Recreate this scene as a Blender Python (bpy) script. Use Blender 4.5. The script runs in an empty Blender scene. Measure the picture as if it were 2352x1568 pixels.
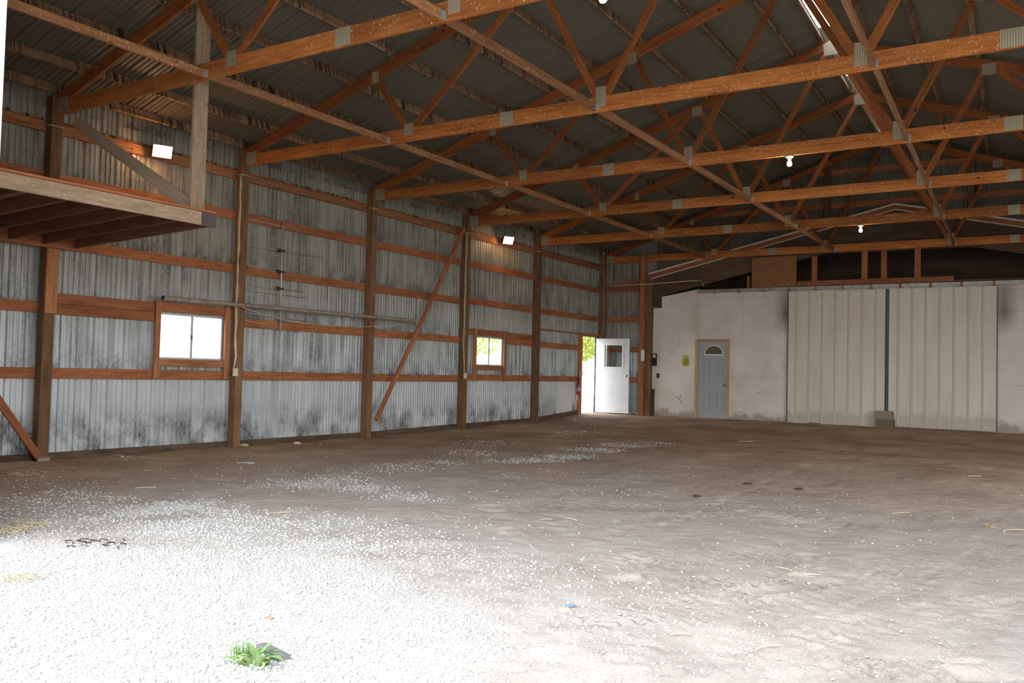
import bpy, math, random
import numpy as np
from mathutils import Vector, Matrix

random.seed(7)
rng = np.random.default_rng(11)
sc = bpy.context.scene
COL = sc.collection

# ------------------------------------------------------------------ camera
CAM = np.array([10.8705, -6.1732, 1.2676])
YAW, PITCH, ROLL, FPX = 0.564818, 0.035661, 0.025243, 2000.715
_f = np.array([-math.sin(YAW) * math.cos(PITCH), math.cos(YAW) * math.cos(PITCH), math.sin(PITCH)])
_r0 = np.array([math.cos(YAW), math.sin(YAW), 0.0])
_u0 = np.cross(_r0, _f)
_r = _r0 * math.cos(ROLL) + _u0 * math.sin(ROLL)
_u = -_r0 * math.sin(ROLL) + _u0 * math.cos(ROLL)


def on(u, v, ax, val):
    """the point of the plane (axis ax = val) that is seen at photo pixel u, v"""
    d = _f + _r * (u - 1176) / FPX + _u * (784 - v) / FPX
    return CAM + d * (val - CAM[ax]) / d[ax]


def proj(p):
    d = np.asarray(p, float) - CAM
    z = d @ _f
    if z < 0.2:
        return None
    return 1176 + FPX * (d @ _r) / z, 784 - FPX * (d @ _u) / z


cam_data = bpy.data.cameras.new('camera')
cam_data.sensor_width = 36.0
cam_data.lens = FPX / 2352 * 36.0
cam_data.clip_end = 500
cam = bpy.data.objects.new('camera', cam_data)
COL.objects.link(cam)
cam.matrix_world = Matrix(((_r[0], _u[0], -_f[0], CAM[0]), (_r[1], _u[1], -_f[1], CAM[1]), (_r[2], _u[2], -_f[2], CAM[2]), (0, 0, 0, 1)))
sc.camera = cam

# ------------------------------------------------------------------ tagging
def tag(o, label=None, cat=None, group=None, kind=None):
    if label: o['label'] = label
    if cat: o['category'] = cat
    if group: o['group'] = group
    if kind: o['kind'] = kind
    return o


def empty(name, loc=(0, 0, 0)):
    o = bpy.data.objects.new(name, None)
    COL.objects.link(o)
    o.location = loc
    o.empty_display_size = 0.1
    bpy.context.view_layer.update()
    return o


ORD = ['first', 'second', 'third', 'fourth', 'fifth', 'sixth', 'seventh', 'eighth', 'ninth', 'tenth', 'eleventh', 'twelfth']

# ------------------------------------------------------------------ mesh builder
def wloc(o):
    q = np.zeros(3)
    while o is not None:
        q = q + np.array(o.location[:]); o = o.parent
    return q


class MB:
    def __init__(s):
        s.v, s.f, s.uv, s.sm = [], [], [], []

    def face(s, pts, uvs=None, smooth=False):
        b = len(s.v)
        s.v.extend([tuple(map(float, p)) for p in pts])
        s.f.append(tuple(range(b, b + len(pts))))
        s.uv.extend(uvs if uvs else [(p[0] + p[1], p[2]) for p in pts])
        s.sm.append(smooth)
        return s

    def idx(s, verts, faces, smooth=True):
        b = len(s.v)
        s.v.extend([tuple(map(float, p)) for p in verts])
        for f in faces:
            s.f.append(tuple(i + b for i in f))
            s.uv.extend([(verts[i][0] + verts[i][1], verts[i][2]) for i in f])
            s.sm.append(smooth)
        return s

    def box(s, lo, hi):
        lo, hi = np.array(lo, float), np.array(hi, float)
        d = hi - lo
        a = int(np.argmax(d))
        o = [i for i in range(3) if i != a]
        p0, p1 = (lo + hi) / 2, (lo + hi) / 2
        p0, p1 = p0.copy(), p1.copy()
        p0[a], p1[a] = lo[a], hi[a]
        e = np.zeros(3); e[o[1]] = 1.0
        return s.beam(p0, p1, d[o[0]], d[o[1]], e)

    def beam(s, p0, p1, w, h, up, bev=0.003):
        """a board from p0 to p1; h along up, w across; its long edges are eased"""
        p0, p1, up = (np.array(q, float) for q in (p0, p1, up))
        L = np.linalg.norm(p1 - p0)
        t = (p1 - p0) / L
        up = up - t * (up @ t); up /= np.linalg.norm(up)
        sd = np.cross(t, up)
        b = min(bev, w * .25, h * .25)
        prof = [(-w/2+b, -h/2), (w/2-b, -h/2), (w/2, -h/2+b), (w/2, h/2-b), (w/2-b, h/2), (-w/2+b, h/2), (-w/2, h/2-b), (-w/2, -h/2+b)]
        per, acc = [0.0], 0.0
        for i in range(8):
            a, c = prof[i], prof[(i + 1) % 8]
            acc += math.hypot(a[0]-c[0], a[1]-c[1]); per.append(acc)
        u0, v0 = random.random() * 40, random.random() * 40
        R0 = [p0 + sd * a + up * c for a, c in prof]
        R1 = [p1 + sd * a + up * c for a, c in prof]
        for i in range(8):
            j = (i + 1) % 8
            s.face([R0[i], R0[j], R1[j], R1[i]][::-1], [(u0, v0+per[i]), (u0, v0+per[i+1]), (u0+L, v0+per[i+1]), (u0+L, v0+per[i])][::-1])
        s.face(R0, [(u0 + a, v0 + c) for a, c in prof])
        s.face(R1[::-1], [(u0 + a, v0 + c) for a, c in prof][::-1])
        return s

    def prism(s, poly, axis, a0, a1):
        """extrude a polygon (list of 2-D points in the other two axes) along axis"""
        o = [i for i in range(3) if i != axis]
        def P(q, a):
            r = [0, 0, 0]; r[o[0]], r[o[1]], r[axis] = q[0], q[1], a
            return r
        n = len(poly)
        s.face([P(q, a0) for q in poly], [tuple(q) for q in poly])
        s.face([P(q, a1) for q in poly][::-1], [tuple(q) for q in poly][::-1])
        for i in range(n):
            j = (i + 1) % n
            s.face([P(poly[i], a0), P(poly[i], a1), P(poly[j], a1), P(poly[j], a0)])
        return s

    def tube(s, pts, r, n=8, cap=True):
        pts = [np.array(p, float) for p in pts]
        rings, prev = [], None
        for i, p in enumerate(pts):
            t = pts[min(i+1, len(pts)-1)] - pts[max(i-1, 0)]
            t /= np.linalg.norm(t)
            if prev is None:
                a = np.array((0, 0, 1.0)) if abs(t[2]) < .9 else np.array((1.0, 0, 0))
            else:
                a = prev
            x = a - t * (a @ t); x /= np.linalg.norm(x); prev = x
            y = np.cross(t, x)
            rr = r[i] if hasattr(r, '__len__') else r
            rings.append([p + rr * (x * math.cos(2*math.pi*k/n) + y * math.sin(2*math.pi*k/n)) for k in range(n)])
        vs = [q for ring in rings for q in ring]
        fs = []
        for i in range(len(pts) - 1):
            for k in range(n):
                fs.append((i*n+k, i*n+(k+1) % n, (i+1)*n+(k+1) % n, (i+1)*n+k))
        if cap:
            fs.append(tuple(range(n))[::-1]); fs.append(tuple(range((len(pts)-1)*n, len(pts)*n)))
        return s.idx(vs, fs)

    def lathe(s, prof, c, axis=2, n=20, sgn=1):
        """revolve (radius, height) about an axis through c"""
        vs, fs = [], []
        o = [i for i in range(3) if i != axis]
        for r, h in prof:
            for k in range(n):
                p = [0, 0, 0]
                p[axis] = c[axis] + sgn * h
                p[o[0]] = c[o[0]] + r * math.cos(2*math.pi*k/n)
                p[o[1]] = c[o[1]] + r * math.sin(2*math.pi*k/n)
                vs.append(p)
        for i in range(len(prof) - 1):
            for k in range(n):
                fs.append((i*n+k, i*n+(k+1) % n, (i+1)*n+(k+1) % n, (i+1)*n+k))
        return s.idx(vs, fs)

    def build(s, name, mat, parent=None):
        me = bpy.data.meshes.new(name)
        v = np.array(s.v, float)
        if parent is not None:
            v = v - wloc(parent)
        me.from_pydata([tuple(p) for p in v], [], s.f)
        uvl = me.uv_layers.new(name='UVMap')
        uvl.data.foreach_set('uv', np.array(s.uv, np.float32).ravel())
        me.polygons.foreach_set('use_smooth', s.sm)
        me.materials.append(mat)
        me.update()
        o = bpy.data.objects.new(name, me)
        COL.objects.link(o)
        if parent is not None:
            o.parent = parent
        return o


def T(name, mb, mat, label, cat, group=None, kind=None):
    return tag(mb.build(name, mat), label, cat, group, kind)


# ------------------------------------------------------------------ materials
class NT:
    def __init__(s, name):
        s.m = bpy.data.materials.new(name)
        s.m.use_nodes = True
        s.t = s.m.node_tree
        s.b = s.t.nodes['Principled BSDF']
        s.out = s.t.nodes['Material Output']

    def n(s, ty, **kw):
        x = s.t.nodes.new(ty)
        for k, v in kw.items():
            setattr(x, k, v)
        return x

    def l(s, a, b):
        s.t.links.new(a, b)

    def coord(s, kind='UV', scale=(1, 1, 1), loc=None):
        tc = s.n('ShaderNodeTexCoord')
        mp = s.n('ShaderNodeMapping')
        mp.inputs['Scale'].default_value = scale
        s.l(tc.outputs[kind], mp.inputs['Vector'])
        return mp.outputs['Vector']

    def noise(s, vec, scale=5, detail=4, rough=.55):
        x = s.n('ShaderNodeTexNoise')
        x.inputs['Scale'].default_value = scale
        x.inputs['Detail'].default_value = detail
        x.inputs['Roughness'].default_value = rough
        if vec is not None: s.l(vec, x.inputs['Vector'])
        return x.outputs['Fac']

    def voro(s, vec, scale=5, feature='F1'):
        x = s.n('ShaderNodeTexVoronoi', feature=feature)
        x.inputs['Scale'].default_value = scale
        if vec is not None: s.l(vec, x.inputs['Vector'])
        return x.outputs['Distance']

    def ramp(s, fac, stops):
        x = s.n('ShaderNodeValToRGB')
        e = x.color_ramp.elements
        while len(e) < len(stops): e.new(0.5)
        for q, (p, c) in zip(e, stops):
            q.position = p
            q.color = (c, c, c, 1) if not hasattr(c, '__len__') else (*c, 1)
        s.l(fac, x.inputs['Fac'])
        return x.outputs['Color']

    def math(s, op, a, b=None, clamp=False):
        x = s.n('ShaderNodeMath', operation=op)
        x.use_clamp = clamp
        for i, q in enumerate((a, b)):
            if q is None: continue
            if isinstance(q, (int, float)): x.inputs[i].default_value = q
            else: s.l(q, x.inputs[i])
        return x.outputs[0]

    def mix(s, fac, a, b, blend='MIX'):
        x = s.n('ShaderNodeMix', data_type='RGBA', blend_type=blend)
        for sock, q in ((x.inputs[0], fac), (x.inputs[6], a), (x.inputs[7], b)):
            if hasattr(q, 'node'): s.l(q, sock)
            elif isinstance(q, (int, float)): sock.default_value = q
            else: sock.default_value = (*q, 1)
        return x.outputs[2]

    def bump(s, h, strength=.3, dist=.01):
        x = s.n('ShaderNodeBump')
        x.inputs['Strength'].default_value = strength
        x.inputs['Distance'].default_value = dist
        s.l(h, x.inputs['Height'])
        s.l(x.outputs['Normal'], s.b.inputs['Normal'])

    def fin(s, color=None, rough=.6, metal=0.0, spec=.5):
        if color is not None:
            if hasattr(color, 'node'): s.l(color, s.b.inputs['Base Color'])
            else: s.b.inputs['Base Color'].default_value = (*color, 1)
        s.b.inputs['Roughness'].default_value = rough
        s.b.inputs['Metallic'].default_value = metal
        s.b.inputs['Specular IOR Level'].default_value = spec
        return s.m


def wood(name, dark, light, knots=.5, specks=0.0, drips=0.0, stain=0.0, rough=.75, var=.45, speckcol=(.75, .66, .5)):
    t = NT(name)
    uv = t.coord('UV', (1.3, 15, 1))
    g = t.noise(uv, 2.2, 6, .6)
    uv2 = t.coord('UV', (.7, 3.5, 1))
    g2 = t.noise(uv2, 1.6, 3)
    f = t.math('ADD', t.math('MULTIPLY', g, .65), t.math('MULTIPLY', g2, .45))
    c = t.ramp(f, [(.36, dark), (.68, light)])
    oi = t.n('ShaderNodeObjectInfo')
    br = t.math('ADD', t.math('MULTIPLY', oi.outputs['Random'], var), 1 - var / 2)
    c = t.mix(1.0, c, t.ramp(br, [(0, 0), (1.0, 1.0)]), 'MULTIPLY') if False else c
    hsv = t.n('ShaderNodeHueSaturation')
    t.l(br, hsv.inputs['Value']); t.l(c, hsv.inputs['Color'])
    c = hsv.outputs['Color']
    if knots:
        k = t.voro(t.coord('UV', (3.2, 4.2, 1)), 1.0)
        km = t.ramp(k, [(.055, 1.0), (.10, 0.0)])
        c = t.mix(t.math('MULTIPLY', km, knots), c, tuple(x * .22 for x in dark))
    if drips:
        d = t.noise(t.coord('UV', (26, 1.2, 1)), 1.0, 3, .6)
        d2 = t.noise(t.coord('UV', (2.0, .3, 1)), 1.0, 2)
        dm = t.math('MULTIPLY', t.ramp(d, [(.46, 0.0), (.56, 1.0)]), t.ramp(d2, [(.35, .35), (.6, 1.0)]))
        c = t.mix(t.math('MULTIPLY', dm, drips), c, (.018, .013, .01))
    if stain:
        d = t.noise(t.coord('UV', (1.2, 5, 1)), 1.3, 5, .65)
        c = t.mix(t.math('MULTIPLY', t.ramp(d, [(.52, 0.0), (.75, 1.0)]), stain), c, tuple(x * .25 for x in dark))
    if specks:
        s1 = t.voro(t.coord('UV', (46, 17, 1)), 1.0)
        s2 = t.noise(t.coord('UV', (3, 9, 1)), 1.2, 3)
        m = t.math('MULTIPLY', t.ramp(s1, [(.15, 1.0), (.22, 0.0)]), t.ramp(s2, [(.40, 0.0), (.52, 1.0)]))
        c = t.mix(t.math('MULTIPLY', m, specks), c, speckcol)
    t.bump(g, .25, .003)
    return t.fin(c, rough, 0, .25)


M = {}
M['truss'] = wood('truss_pine', (.24, .062, .013), (.54, .195, .047), .9, .9)
M['web'] = wood('web_pine', (.17, .043, .011), (.39, .13, .035), .9, .35)
M['purlin'] = wood('purlin_rough', (.22, .12, .06), (.42, .26, .15), .4, 0, .92)
M['brace'] = wood('brace_pine', (.20, .085, .035), (.42, .20, .09), .6, .9)
M['girt'] = wood('girt_pine', (.24, .078, .032), (.48, .185, .078), .8, .15, 0, .5)
M['post'] = wood('post_treated', (.115, .060, .030), (.25, .135, .068), .4, 0, 0, .5)
M['jamb'] = wood('jamb_pine', (.25, .09, .038), (.50, .215, .095), .6, .2, 0, .3)
M['skirt'] = wood('skirt_board', (.06, .04, .025), (.15, .10, .065), .2, 0, 0, .8)
M['loft'] = wood('loft_weathered', (.27, .175, .11), (.46, .335, .225), .5, .45, 0, .5, speckcol=(.8, .76, .66), var=.15)
M['loftpale'] = wood('loft_pale', (.40, .30, .21), (.62, .50, .37), .4, .2, 0, .3, var=.1)
M['loftdark'] = wood('loft_joist', (.10, .045, .025), (.22, .10, .06), .3, 0, 0, .4)
M['deck'] = wood('loft_decking', (.36, .12, .05), (.56, .22, .10), .3)
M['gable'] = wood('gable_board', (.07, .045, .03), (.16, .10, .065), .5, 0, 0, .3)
M['casing'] = wood('door_casing', (.42, .26, .10), (.66, .46, .22), .3)
M['scrap'] = wood('scrap_grey', (.11, .095, .10), (.22, .195, .20), .3)


def simple(name, col, rough=.5, metal=0.0, spec=.5, var=0.0, scale=8):
    t = NT(name)
    if var:
        n = t.noise(t.coord('Object'), scale, 5)
        c = t.ramp(n, [(.3, tuple(x * (1 - var) for x in col)), (.7, tuple(min(1, x * (1 + var * .5)) for x in col))])
        return t.fin(c, rough, metal, spec)
    return t.fin(col, rough, metal, spec)


M['plate'] = None
def plate_mat():
    t = NT('gang_plate')
    w = t.n('ShaderNodeTexWave', wave_type='BANDS', bands_direction='X')
    w.inputs['Scale'].default_value = 14
    w.inputs['Distortion'].default_value = .4
    tc = t.n('ShaderNodeTexCoord'); t.l(tc.outputs['UV'], w.inputs['Vector'])
    w2 = t.n('ShaderNodeTexWave', wave_type='BANDS', bands_direction='Y')
    w2.inputs['Scale'].default_value = 22
    t.l(tc.outputs['UV'], w2.inputs['Vector'])
    h = t.math('MULTIPLY', w.outputs['Fac'], t.math('ADD', t.math('MULTIPLY', w2.outputs['Fac'], .6), .4))
    c = t.ramp(h, [(.2, (.46, .395, .28)), (.75, (.22, .18, .12))])
    t.bump(h, .5, .003)
    return t.fin(c, .5, .15, .5)
M['plate'] = plate_mat()


def siding_mat():
    t = NT('galvanized_siding')
    tc = t.n('ShaderNodeTexCoord')
    sp = t.n('ShaderNodeSeparateXYZ'); t.l(tc.outputs['Object'], sp.inputs[0])
    s_ = t.math('ADD', sp.outputs[0], sp.outputs[1])
    cm = t.n('ShaderNodeCombineXYZ'); t.l(s_, cm.inputs[0]); t.l(sp.outputs[2], cm.inputs[1])
    def mp(sx, sy):
        m = t.n('ShaderNodeMapping'); m.inputs['Scale'].default_value = (sx, sy, 1)
        t.l(cm.outputs[0], m.inputs['Vector']); return m.outputs[0]
    base = t.ramp(t.noise(mp(1.2, .5), 1.0, 4), [(.3, (.54, .57, .58)), (.7, (.71, .75, .77))])
    # run-down streaks of mildew, thin and vertical
    st = t.ramp(t.noise(mp(15, .42), 1.0, 5, .65), [(.45, 0.0), (.58, 1.0)])
    big = t.ramp(t.noise(mp(.9, 1.1), 1.0, 4, .6), [(.34, .25), (.60, 1.0)])
    m1 = t.math('MULTIPLY', st, big)
    # mildew that has settled on the sheet just above every girt
    zz = t.math('MODULO', t.math('SUBTRACT', sp.outputs[2], .34), .84)
    band = t.ramp(zz, [(0.0, 1.0), (.42, 0.0)])
    clump = t.ramp(t.noise(mp(2.6, 1.6), 1.0, 5, .65), [(.40, 0.0), (.60, 1.0)])
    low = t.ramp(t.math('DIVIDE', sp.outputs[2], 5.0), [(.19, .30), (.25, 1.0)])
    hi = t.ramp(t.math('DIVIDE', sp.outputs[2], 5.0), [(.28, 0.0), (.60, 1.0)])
    base = t.mix(t.math('MULTIPLY', hi, .85), base, (.36, .335, .265))  # upper sheet tinted darker and tan: dim warm bounce light put into the colour
    m2 = t.math('MULTIPLY', band, clump)
    fine = t.ramp(t.noise(mp(60, 14), 1.0, 4, .7), [(.35, .35), (.6, 1.0)])
    msk = t.math('MULTIPLY', t.math('MAXIMUM', t.math('MULTIPLY', t.math('MULTIPLY', m1, low), .85), t.math('MULTIPLY', m2, .95)), fine, True)
    c = t.mix(msk, base, (.035, .032, .028))
    return t.fin(c, .5, .25, .4)
M['siding'] = siding_mat()


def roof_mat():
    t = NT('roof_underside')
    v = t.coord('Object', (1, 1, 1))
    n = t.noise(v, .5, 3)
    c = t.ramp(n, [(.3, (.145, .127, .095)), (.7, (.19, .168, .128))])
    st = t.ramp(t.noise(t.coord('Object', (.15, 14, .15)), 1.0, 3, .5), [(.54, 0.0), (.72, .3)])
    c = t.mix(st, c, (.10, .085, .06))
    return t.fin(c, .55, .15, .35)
M['roof'] = roof_mat()
M['gable_metal_shaded'] = simple('gable_metal_shaded', (.17, .148, .115), .55, .1, .3, var=.3, scale=2)  # gable sheet darkened: the dimness of the upper far end is in its colour


def painted_wall():
    t = NT('painted_plywood')
    tc = t.n('ShaderNodeTexCoord')
    sp = t.n('ShaderNodeSeparateXYZ'); t.l(tc.outputs['Object'], sp.inputs[0])
    v = t.coord('Object', (1, 1, 1))
    c = t.ramp(t.noise(v, 1.1, 5), [(.3, (.70, .62, .555)), (.7, (.86, .80, .75))])
    # dirt splashed along the foot of the wall
    foot = t.ramp(t.math('ADD', sp.outputs[2], t.math('MULTIPLY', t.noise(t.coord('Object', (2.2, 1, 2.0)), 1.6, 6, .75), -.62)), [(-.0, .95), (.035, .45), (.14, 0.0)])
    c = t.mix(t.math('MULTIPLY', foot, .65), c, (.20, .135, .09))
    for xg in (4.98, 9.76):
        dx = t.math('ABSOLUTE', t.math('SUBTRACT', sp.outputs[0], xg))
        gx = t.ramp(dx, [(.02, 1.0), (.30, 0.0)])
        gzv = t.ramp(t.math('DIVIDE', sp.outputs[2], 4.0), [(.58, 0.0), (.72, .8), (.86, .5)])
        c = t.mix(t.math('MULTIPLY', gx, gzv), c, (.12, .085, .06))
    # brownish grime and scuffs
    gr = t.ramp(t.noise(t.coord('Object', (.9, 1, .7)), 1.3, 5, .6), [(.55, 0.0), (.78, .55)])
    c = t.mix(gr, c, (.42, .34, .24))
    sc1 = t.ramp(t.noise(t.coord('Object', (9, 1, 30)), 1.0, 3, .6), [(.70, 0.0), (.76, .55)])
    c = t.mix(sc1, c, (.16, .11, .08))
    return t.fin(c, .65, 0, .3)
M['white_wall'] = painted_wall()


def slide_mat():
    t = NT('sliding_door_steel')
    tc = t.n('ShaderNodeTexCoord')
    sp = t.n('ShaderNodeSeparateXYZ'); t.l(tc.outputs['Object'], sp.inputs[0])
    c = t.ramp(t.noise(t.coord('Object', (2, 1, .5)), 1.2, 4), [(.3, (.66, .60, .50)), (.7, (.78, .73, .64))])
    foot = t.ramp(t.math('ADD', sp.outputs[2], t.math('MULTIPLY', t.noise(t.coord('Object', (3, 1, 2)), 1.6, 5, .7), -.5)), [(-.0, .75), (.06, .2), (.2, 0.0)])
    c = t.mix(t.math('MULTIPLY', foot, .6), c, (.36, .31, .26))
    sc1 = t.ramp(t.noise(t.coord('Object', (5, 1, 9)), 1.0, 3, .6), [(.72, 0.0), (.77, .6)])
    c = t.mix(sc1, c, (.30, .20, .12))
    return t.fin(c, .45, 0, .4)
M['slide'] = slide_mat()
M['slide_rib'] = simple('sliding_door_rib', (.66, .57, .45), .5)
M['blue'] = simple('door_edge_blue_steel', (.055, .085, .12), .4, .3, var=.4, scale=5)
M['osb'] = None
def osb():
    t = NT('osb_sheet')
    v = t.coord('Object', (1, 1, 1))
    x = t.n('ShaderNodeTexVoronoi'); x.inputs['Scale'].default_value = 26; t.l(v, x.inputs['Vector'])
    c = t.ramp(t.n('ShaderNodeSeparateColor').outputs[0] if False else t.noise(v, 22, 3), [(.3, (.20, .085, .035)), (.7, (.40, .19, .085))])
    c = t.mix(.10, c, x.outputs['Color'], 'SOFT_LIGHT')
    return t.fin(c, .7, 0, .2)
M['osb'] = osb()
M['white'] = simple('white_paint', (.80, .80, .79), .4, 0, .4)
M['door_white'] = simple('door_white_steel', (.78, .79, .80), .35, 0, .4, var=.06, scale=3)
M['door_grey'] = simple('door_grey_paint', (.42, .44, .475), .4, 0, .4, var=.06, scale=3)
M['drip'] = simple('drip_edge', (.78, .72, .60), .5, 0, .3, var=.2)
M['alu'] = simple('aluminium', (.62, .62, .60), .4, .6, .5)
M['galv'] = simple('galvanized', (.42, .41, .38), .5, .5, .5, var=.35, scale=12)
M['pipe'] = simple('pipe_steel', (.46, .37, .30), .5, .4, .5, var=.3, scale=6)
M['antenna'] = simple('antenna_aluminium', (.62, .54, .44), .5, .4, .5)
M['antenna_clip'] = simple('antenna_clip', (.03, .04, .06), .5)
M['cable'] = simple('cable_cream', (.62, .50, .32), .6)
M['cable_tan'] = simple('cable_tan', (.40, .29, .17), .6)
M['black'] = simple('black_plastic', (.02, .02, .022), .4)
M['brownplate'] = simple('brown_plate', (.055, .03, .028), .4)
M['ivory'] = simple('ivory_plastic', (.72, .66, .52), .4)
M['red'] = simple('extinguisher_red', (.45, .035, .025), .3)
M['labelw'] = simple('label_white', (.55, .5, .45), .6)
M['chrome'] = simple('chrome', (.75, .73, .70), .18, 1.0)
M['brass'] = simple('brass', (.38, .22, .12), .25, 1.0)
M['yellow'] = simple('notice_yellow', (.62, .58, .075), .6)
M['yellow2'] = simple('notice_yellow_dark', (.50, .44, .10), .6)
M['ink'] = simple('notice_ink', (.03, .03, .01), .7)
M['porcelain'] = simple('porcelain', (.75, .74, .70), .3)
M['concrete'] = simple('concrete_block', (.33, .27, .20), .9, 0, .2, var=.3, scale=30)
M['concrete_dark'] = simple('concrete_block_dark', (.20, .16, .115), .9, 0, .2, var=.3, scale=30)
M['tin'] = simple('dark_metal', (.13, .10, .10), .5, .5, .5, var=.2)
M['bracket'] = simple('hanger_metal', (.45, .45, .43), .45, .6, .5)
M['straw'] = simple('straw', (.60, .50, .33), .8)
M['straw_pale'] = simple('straw_pale', (.72, .64, .46), .8)
M['deadleaf'] = simple('dead_leaf', (.38, .27, .17), .8, var=.3, scale=30)
M['clod'] = simple('dark_clod', (.07, .05, .04), .9, var=.3, scale=30)
M['wrapper'] = simple('blue_wrapper', (.22, .34, .48), .4)
M['leaf'] = None
def leafmat(name, c1, c2, tr=.35):
    t = NT(name)
    oi = t.noise(t.coord('Object'), 3.0, 2)
    c = t.ramp(oi, [(.35, c1), (.65, c2)])
    m = t.fin(c, .6, 0, .3)
    tl = t.n('ShaderNodeBsdfTranslucent'); t.l(c, tl.inputs['Color'])
    mx = t.n('ShaderNodeMixShader'); mx.inputs[0].default_value = tr
    t.l(t.b.outputs[0], mx.inputs[1]); t.l(tl.outputs[0], mx.inputs[2]); t.l(mx.outputs[0], t.out.inputs['Surface'])
    return m
M['weed'] = leafmat('weed_leaf', (.20, .33, .12), (.36, .47, .19))
M['treeleaf'] = leafmat('tree_leaf', (.34, .42, .06), (.60, .60, .14), .5)
M['bark'] = simple('bark', (.10, .07, .05), .9, var=.3)


def glass_mat(name, tint, refl=.08):
    t = NT(name)
    tr = t.n('ShaderNodeBsdfTransparent'); tr.inputs['Color'].default_value = (*tint, 1)
    gl = t.n('ShaderNodeBsdfGlossy'); gl.inputs['Roughness'].default_value = .03
    mx = t.n('ShaderNodeMixShader'); mx.inputs[0].default_value = refl
    t.l(tr.outputs[0], mx.inputs[1]); t.l(gl.outputs[0], mx.inputs[2]); t.l(mx.outputs[0], t.out.inputs['Surface'])
    return t.m
M['glass'] = glass_mat('window_glass', (.93, .95, .95))


def emis(name, col, st):
    t = NT(name)
    e = t.n('ShaderNodeEmission'); e.inputs['Color'].default_value = (*col, 1); e.inputs['Strength'].default_value = st
    t.l(e.outputs[0], t.out.inputs['Surface'])
    return t.m
M['flood'] = emis('halogen_glow', (1.0, .72, .38), 26)
M['bulb'] = emis('bulb_glow', (1.0, .88, .76), 22)


def dirt_mat():
    t = NT('dirt_floor')
    at = t.n('ShaderNodeAttribute', attribute_name='gravel')
    at2 = t.n('ShaderNodeAttribute', attribute_name='dust_and_light')
    v = t.coord('Object', (1, 1, 1))
    n1 = t.noise(v, .9, 6, .62)
    brown = t.ramp(n1, [(.32, (.31, .20, .125)), (.52, (.48, .325, .215)), (.70, (.60, .44, .31))])
    grey = t.ramp(t.noise(v, 2.3, 6, .65), [(.3, (.385, .325, .285)), (.7, (.56, .49, .44))])
    c = t.mix(at2.outputs['Fac'], brown, grey)
    c = t.mix(t.ramp(at.outputs['Fac'], [(.45, 0.0), (.95, .62)]), c, (.54, .515, .485))
    # crushed limestone worked into the dirt
    vo = t.voro(v, 55)
    vo2 = t.voro(v, 23)
    fl = t.noise(v, 6, 4, .7)
    dens = at.outputs['Fac']
    chip = t.ramp(t.math('ADD', vo, t.math('MULTIPLY', t.math('SUBTRACT', dens, .75), -.75)), [(.20, 1.0), (.34, 0.0)])
    chip2 = t.ramp(t.math('ADD', vo2, t.math('MULTIPLY', t.math('SUBTRACT', dens, .9), -.5)), [(.10, 1.0), (.16, 0.0)])
    limec = t.ramp(t.noise(v, 40, 3), [(.3, (.44, .42, .39)), (.7, (.66, .64, .62))])
    lm = t.math('MAXIMUM', chip, chip2)
    lm = t.math('MULTIPLY', lm, t.ramp(fl, [(.30, .45), (.5, 1.0)]))
    c = t.mix(lm, c, limec)
    gr = t.ramp(t.noise(v, 75, 4, .7), [(.30, .74), (.55, 1.0), (.72, 1.0)])
    c = t.mix(1.0, c, gr, 'MULTIPLY')
    sp_ = t.ramp(t.voro(v, 34), [(.10, 1.0), (.16, 0.0)])
    c = t.mix(t.math('MULTIPLY', sp_, .55), c, (.62, .59, .55))
    hh = t.math('ADD', t.math('ADD', t.math('MULTIPLY', t.noise(v, 38, 5, .7), .6), t.math('MULTIPLY', t.noise(v, 12, 4, .6), .9)), t.math('MULTIPLY', lm, .5))
    t.bump(hh, .55, .018)
    return t.fin(c, .92, 0, .15)
M['dirt'] = dirt_mat()


def pebble_mat():
    t = NT('limestone_pebble')
    c = t.ramp(t.noise(t.coord('Object'), 45, 2), [(.3, (.42, .395, .365)), (.55, (.54, .52, .49)), (.75, (.66, .65, .635))])
    return t.fin(c, .85, 0, .25)
M['pebble'] = pebble_mat()
M['yard'] = simple('yard_gravel', (.33, .31, .28), .9, 0, .2, var=.2, scale=2)
M['lawn'] = simple('yard_lawn', (.22, .27, .07), .9, 0, .1, var=.3, scale=3)

# ------------------------------------------------------------------ layout constants
S = 3.05
TY = [0.0, S, 2*S, 3*S, 4*S, 15.86]          # truss planes
PY = [0.0, S, 2*S, 3*S, 4*S, 15.80]          # left wall posts
YF, YE = -3.05, 15.88                        # front wall, far wall
WID = 15.2
RX = WID / 2
HB = 4.40                                    # underside of the bottom chords
SL = 0.3225
def chord_low(x): return 4.507 + SL * min(x, WID - x)
def chord_top(x): return chord_low(x) + .165
def fx(y): return 1.009 - .0116 * (y / S - 1)     # the barn narrows a little towards its far end
def roof_z(x): return chord_top(x) + .130

_gy = [-60, -3, 6.1, 9.15, 12.2, 14.5, 15.9, 60]
_gz = [0, 0, -.005, .045, .075, .185, .215, .22]
def gz(y): return float(np.interp(y, _gy, _gz))

# ------------------------------------------------------------------ floor
def vnoise(x, y, seed):
    r = np.random.default_rng(seed).random((64, 64))
    xi, yi = np.floor(x).astype(int), np.floor(y).astype(int)
    fx, fy = x - xi, y - yi
    fx, fy = fx*fx*(3-2*fx), fy*fy*(3-2*fy)
    g = lambda a, b: r[a % 64, b % 64]
    return (g(xi, yi)*(1-fx) + g(xi+1, yi)*fx)*(1-fy) + (g(xi, yi+1)*(1-fx) + g(xi+1, yi+1)*fx)*fy


def G(u, v): return on(u, v, 2, 0.0)[:2]


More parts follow.
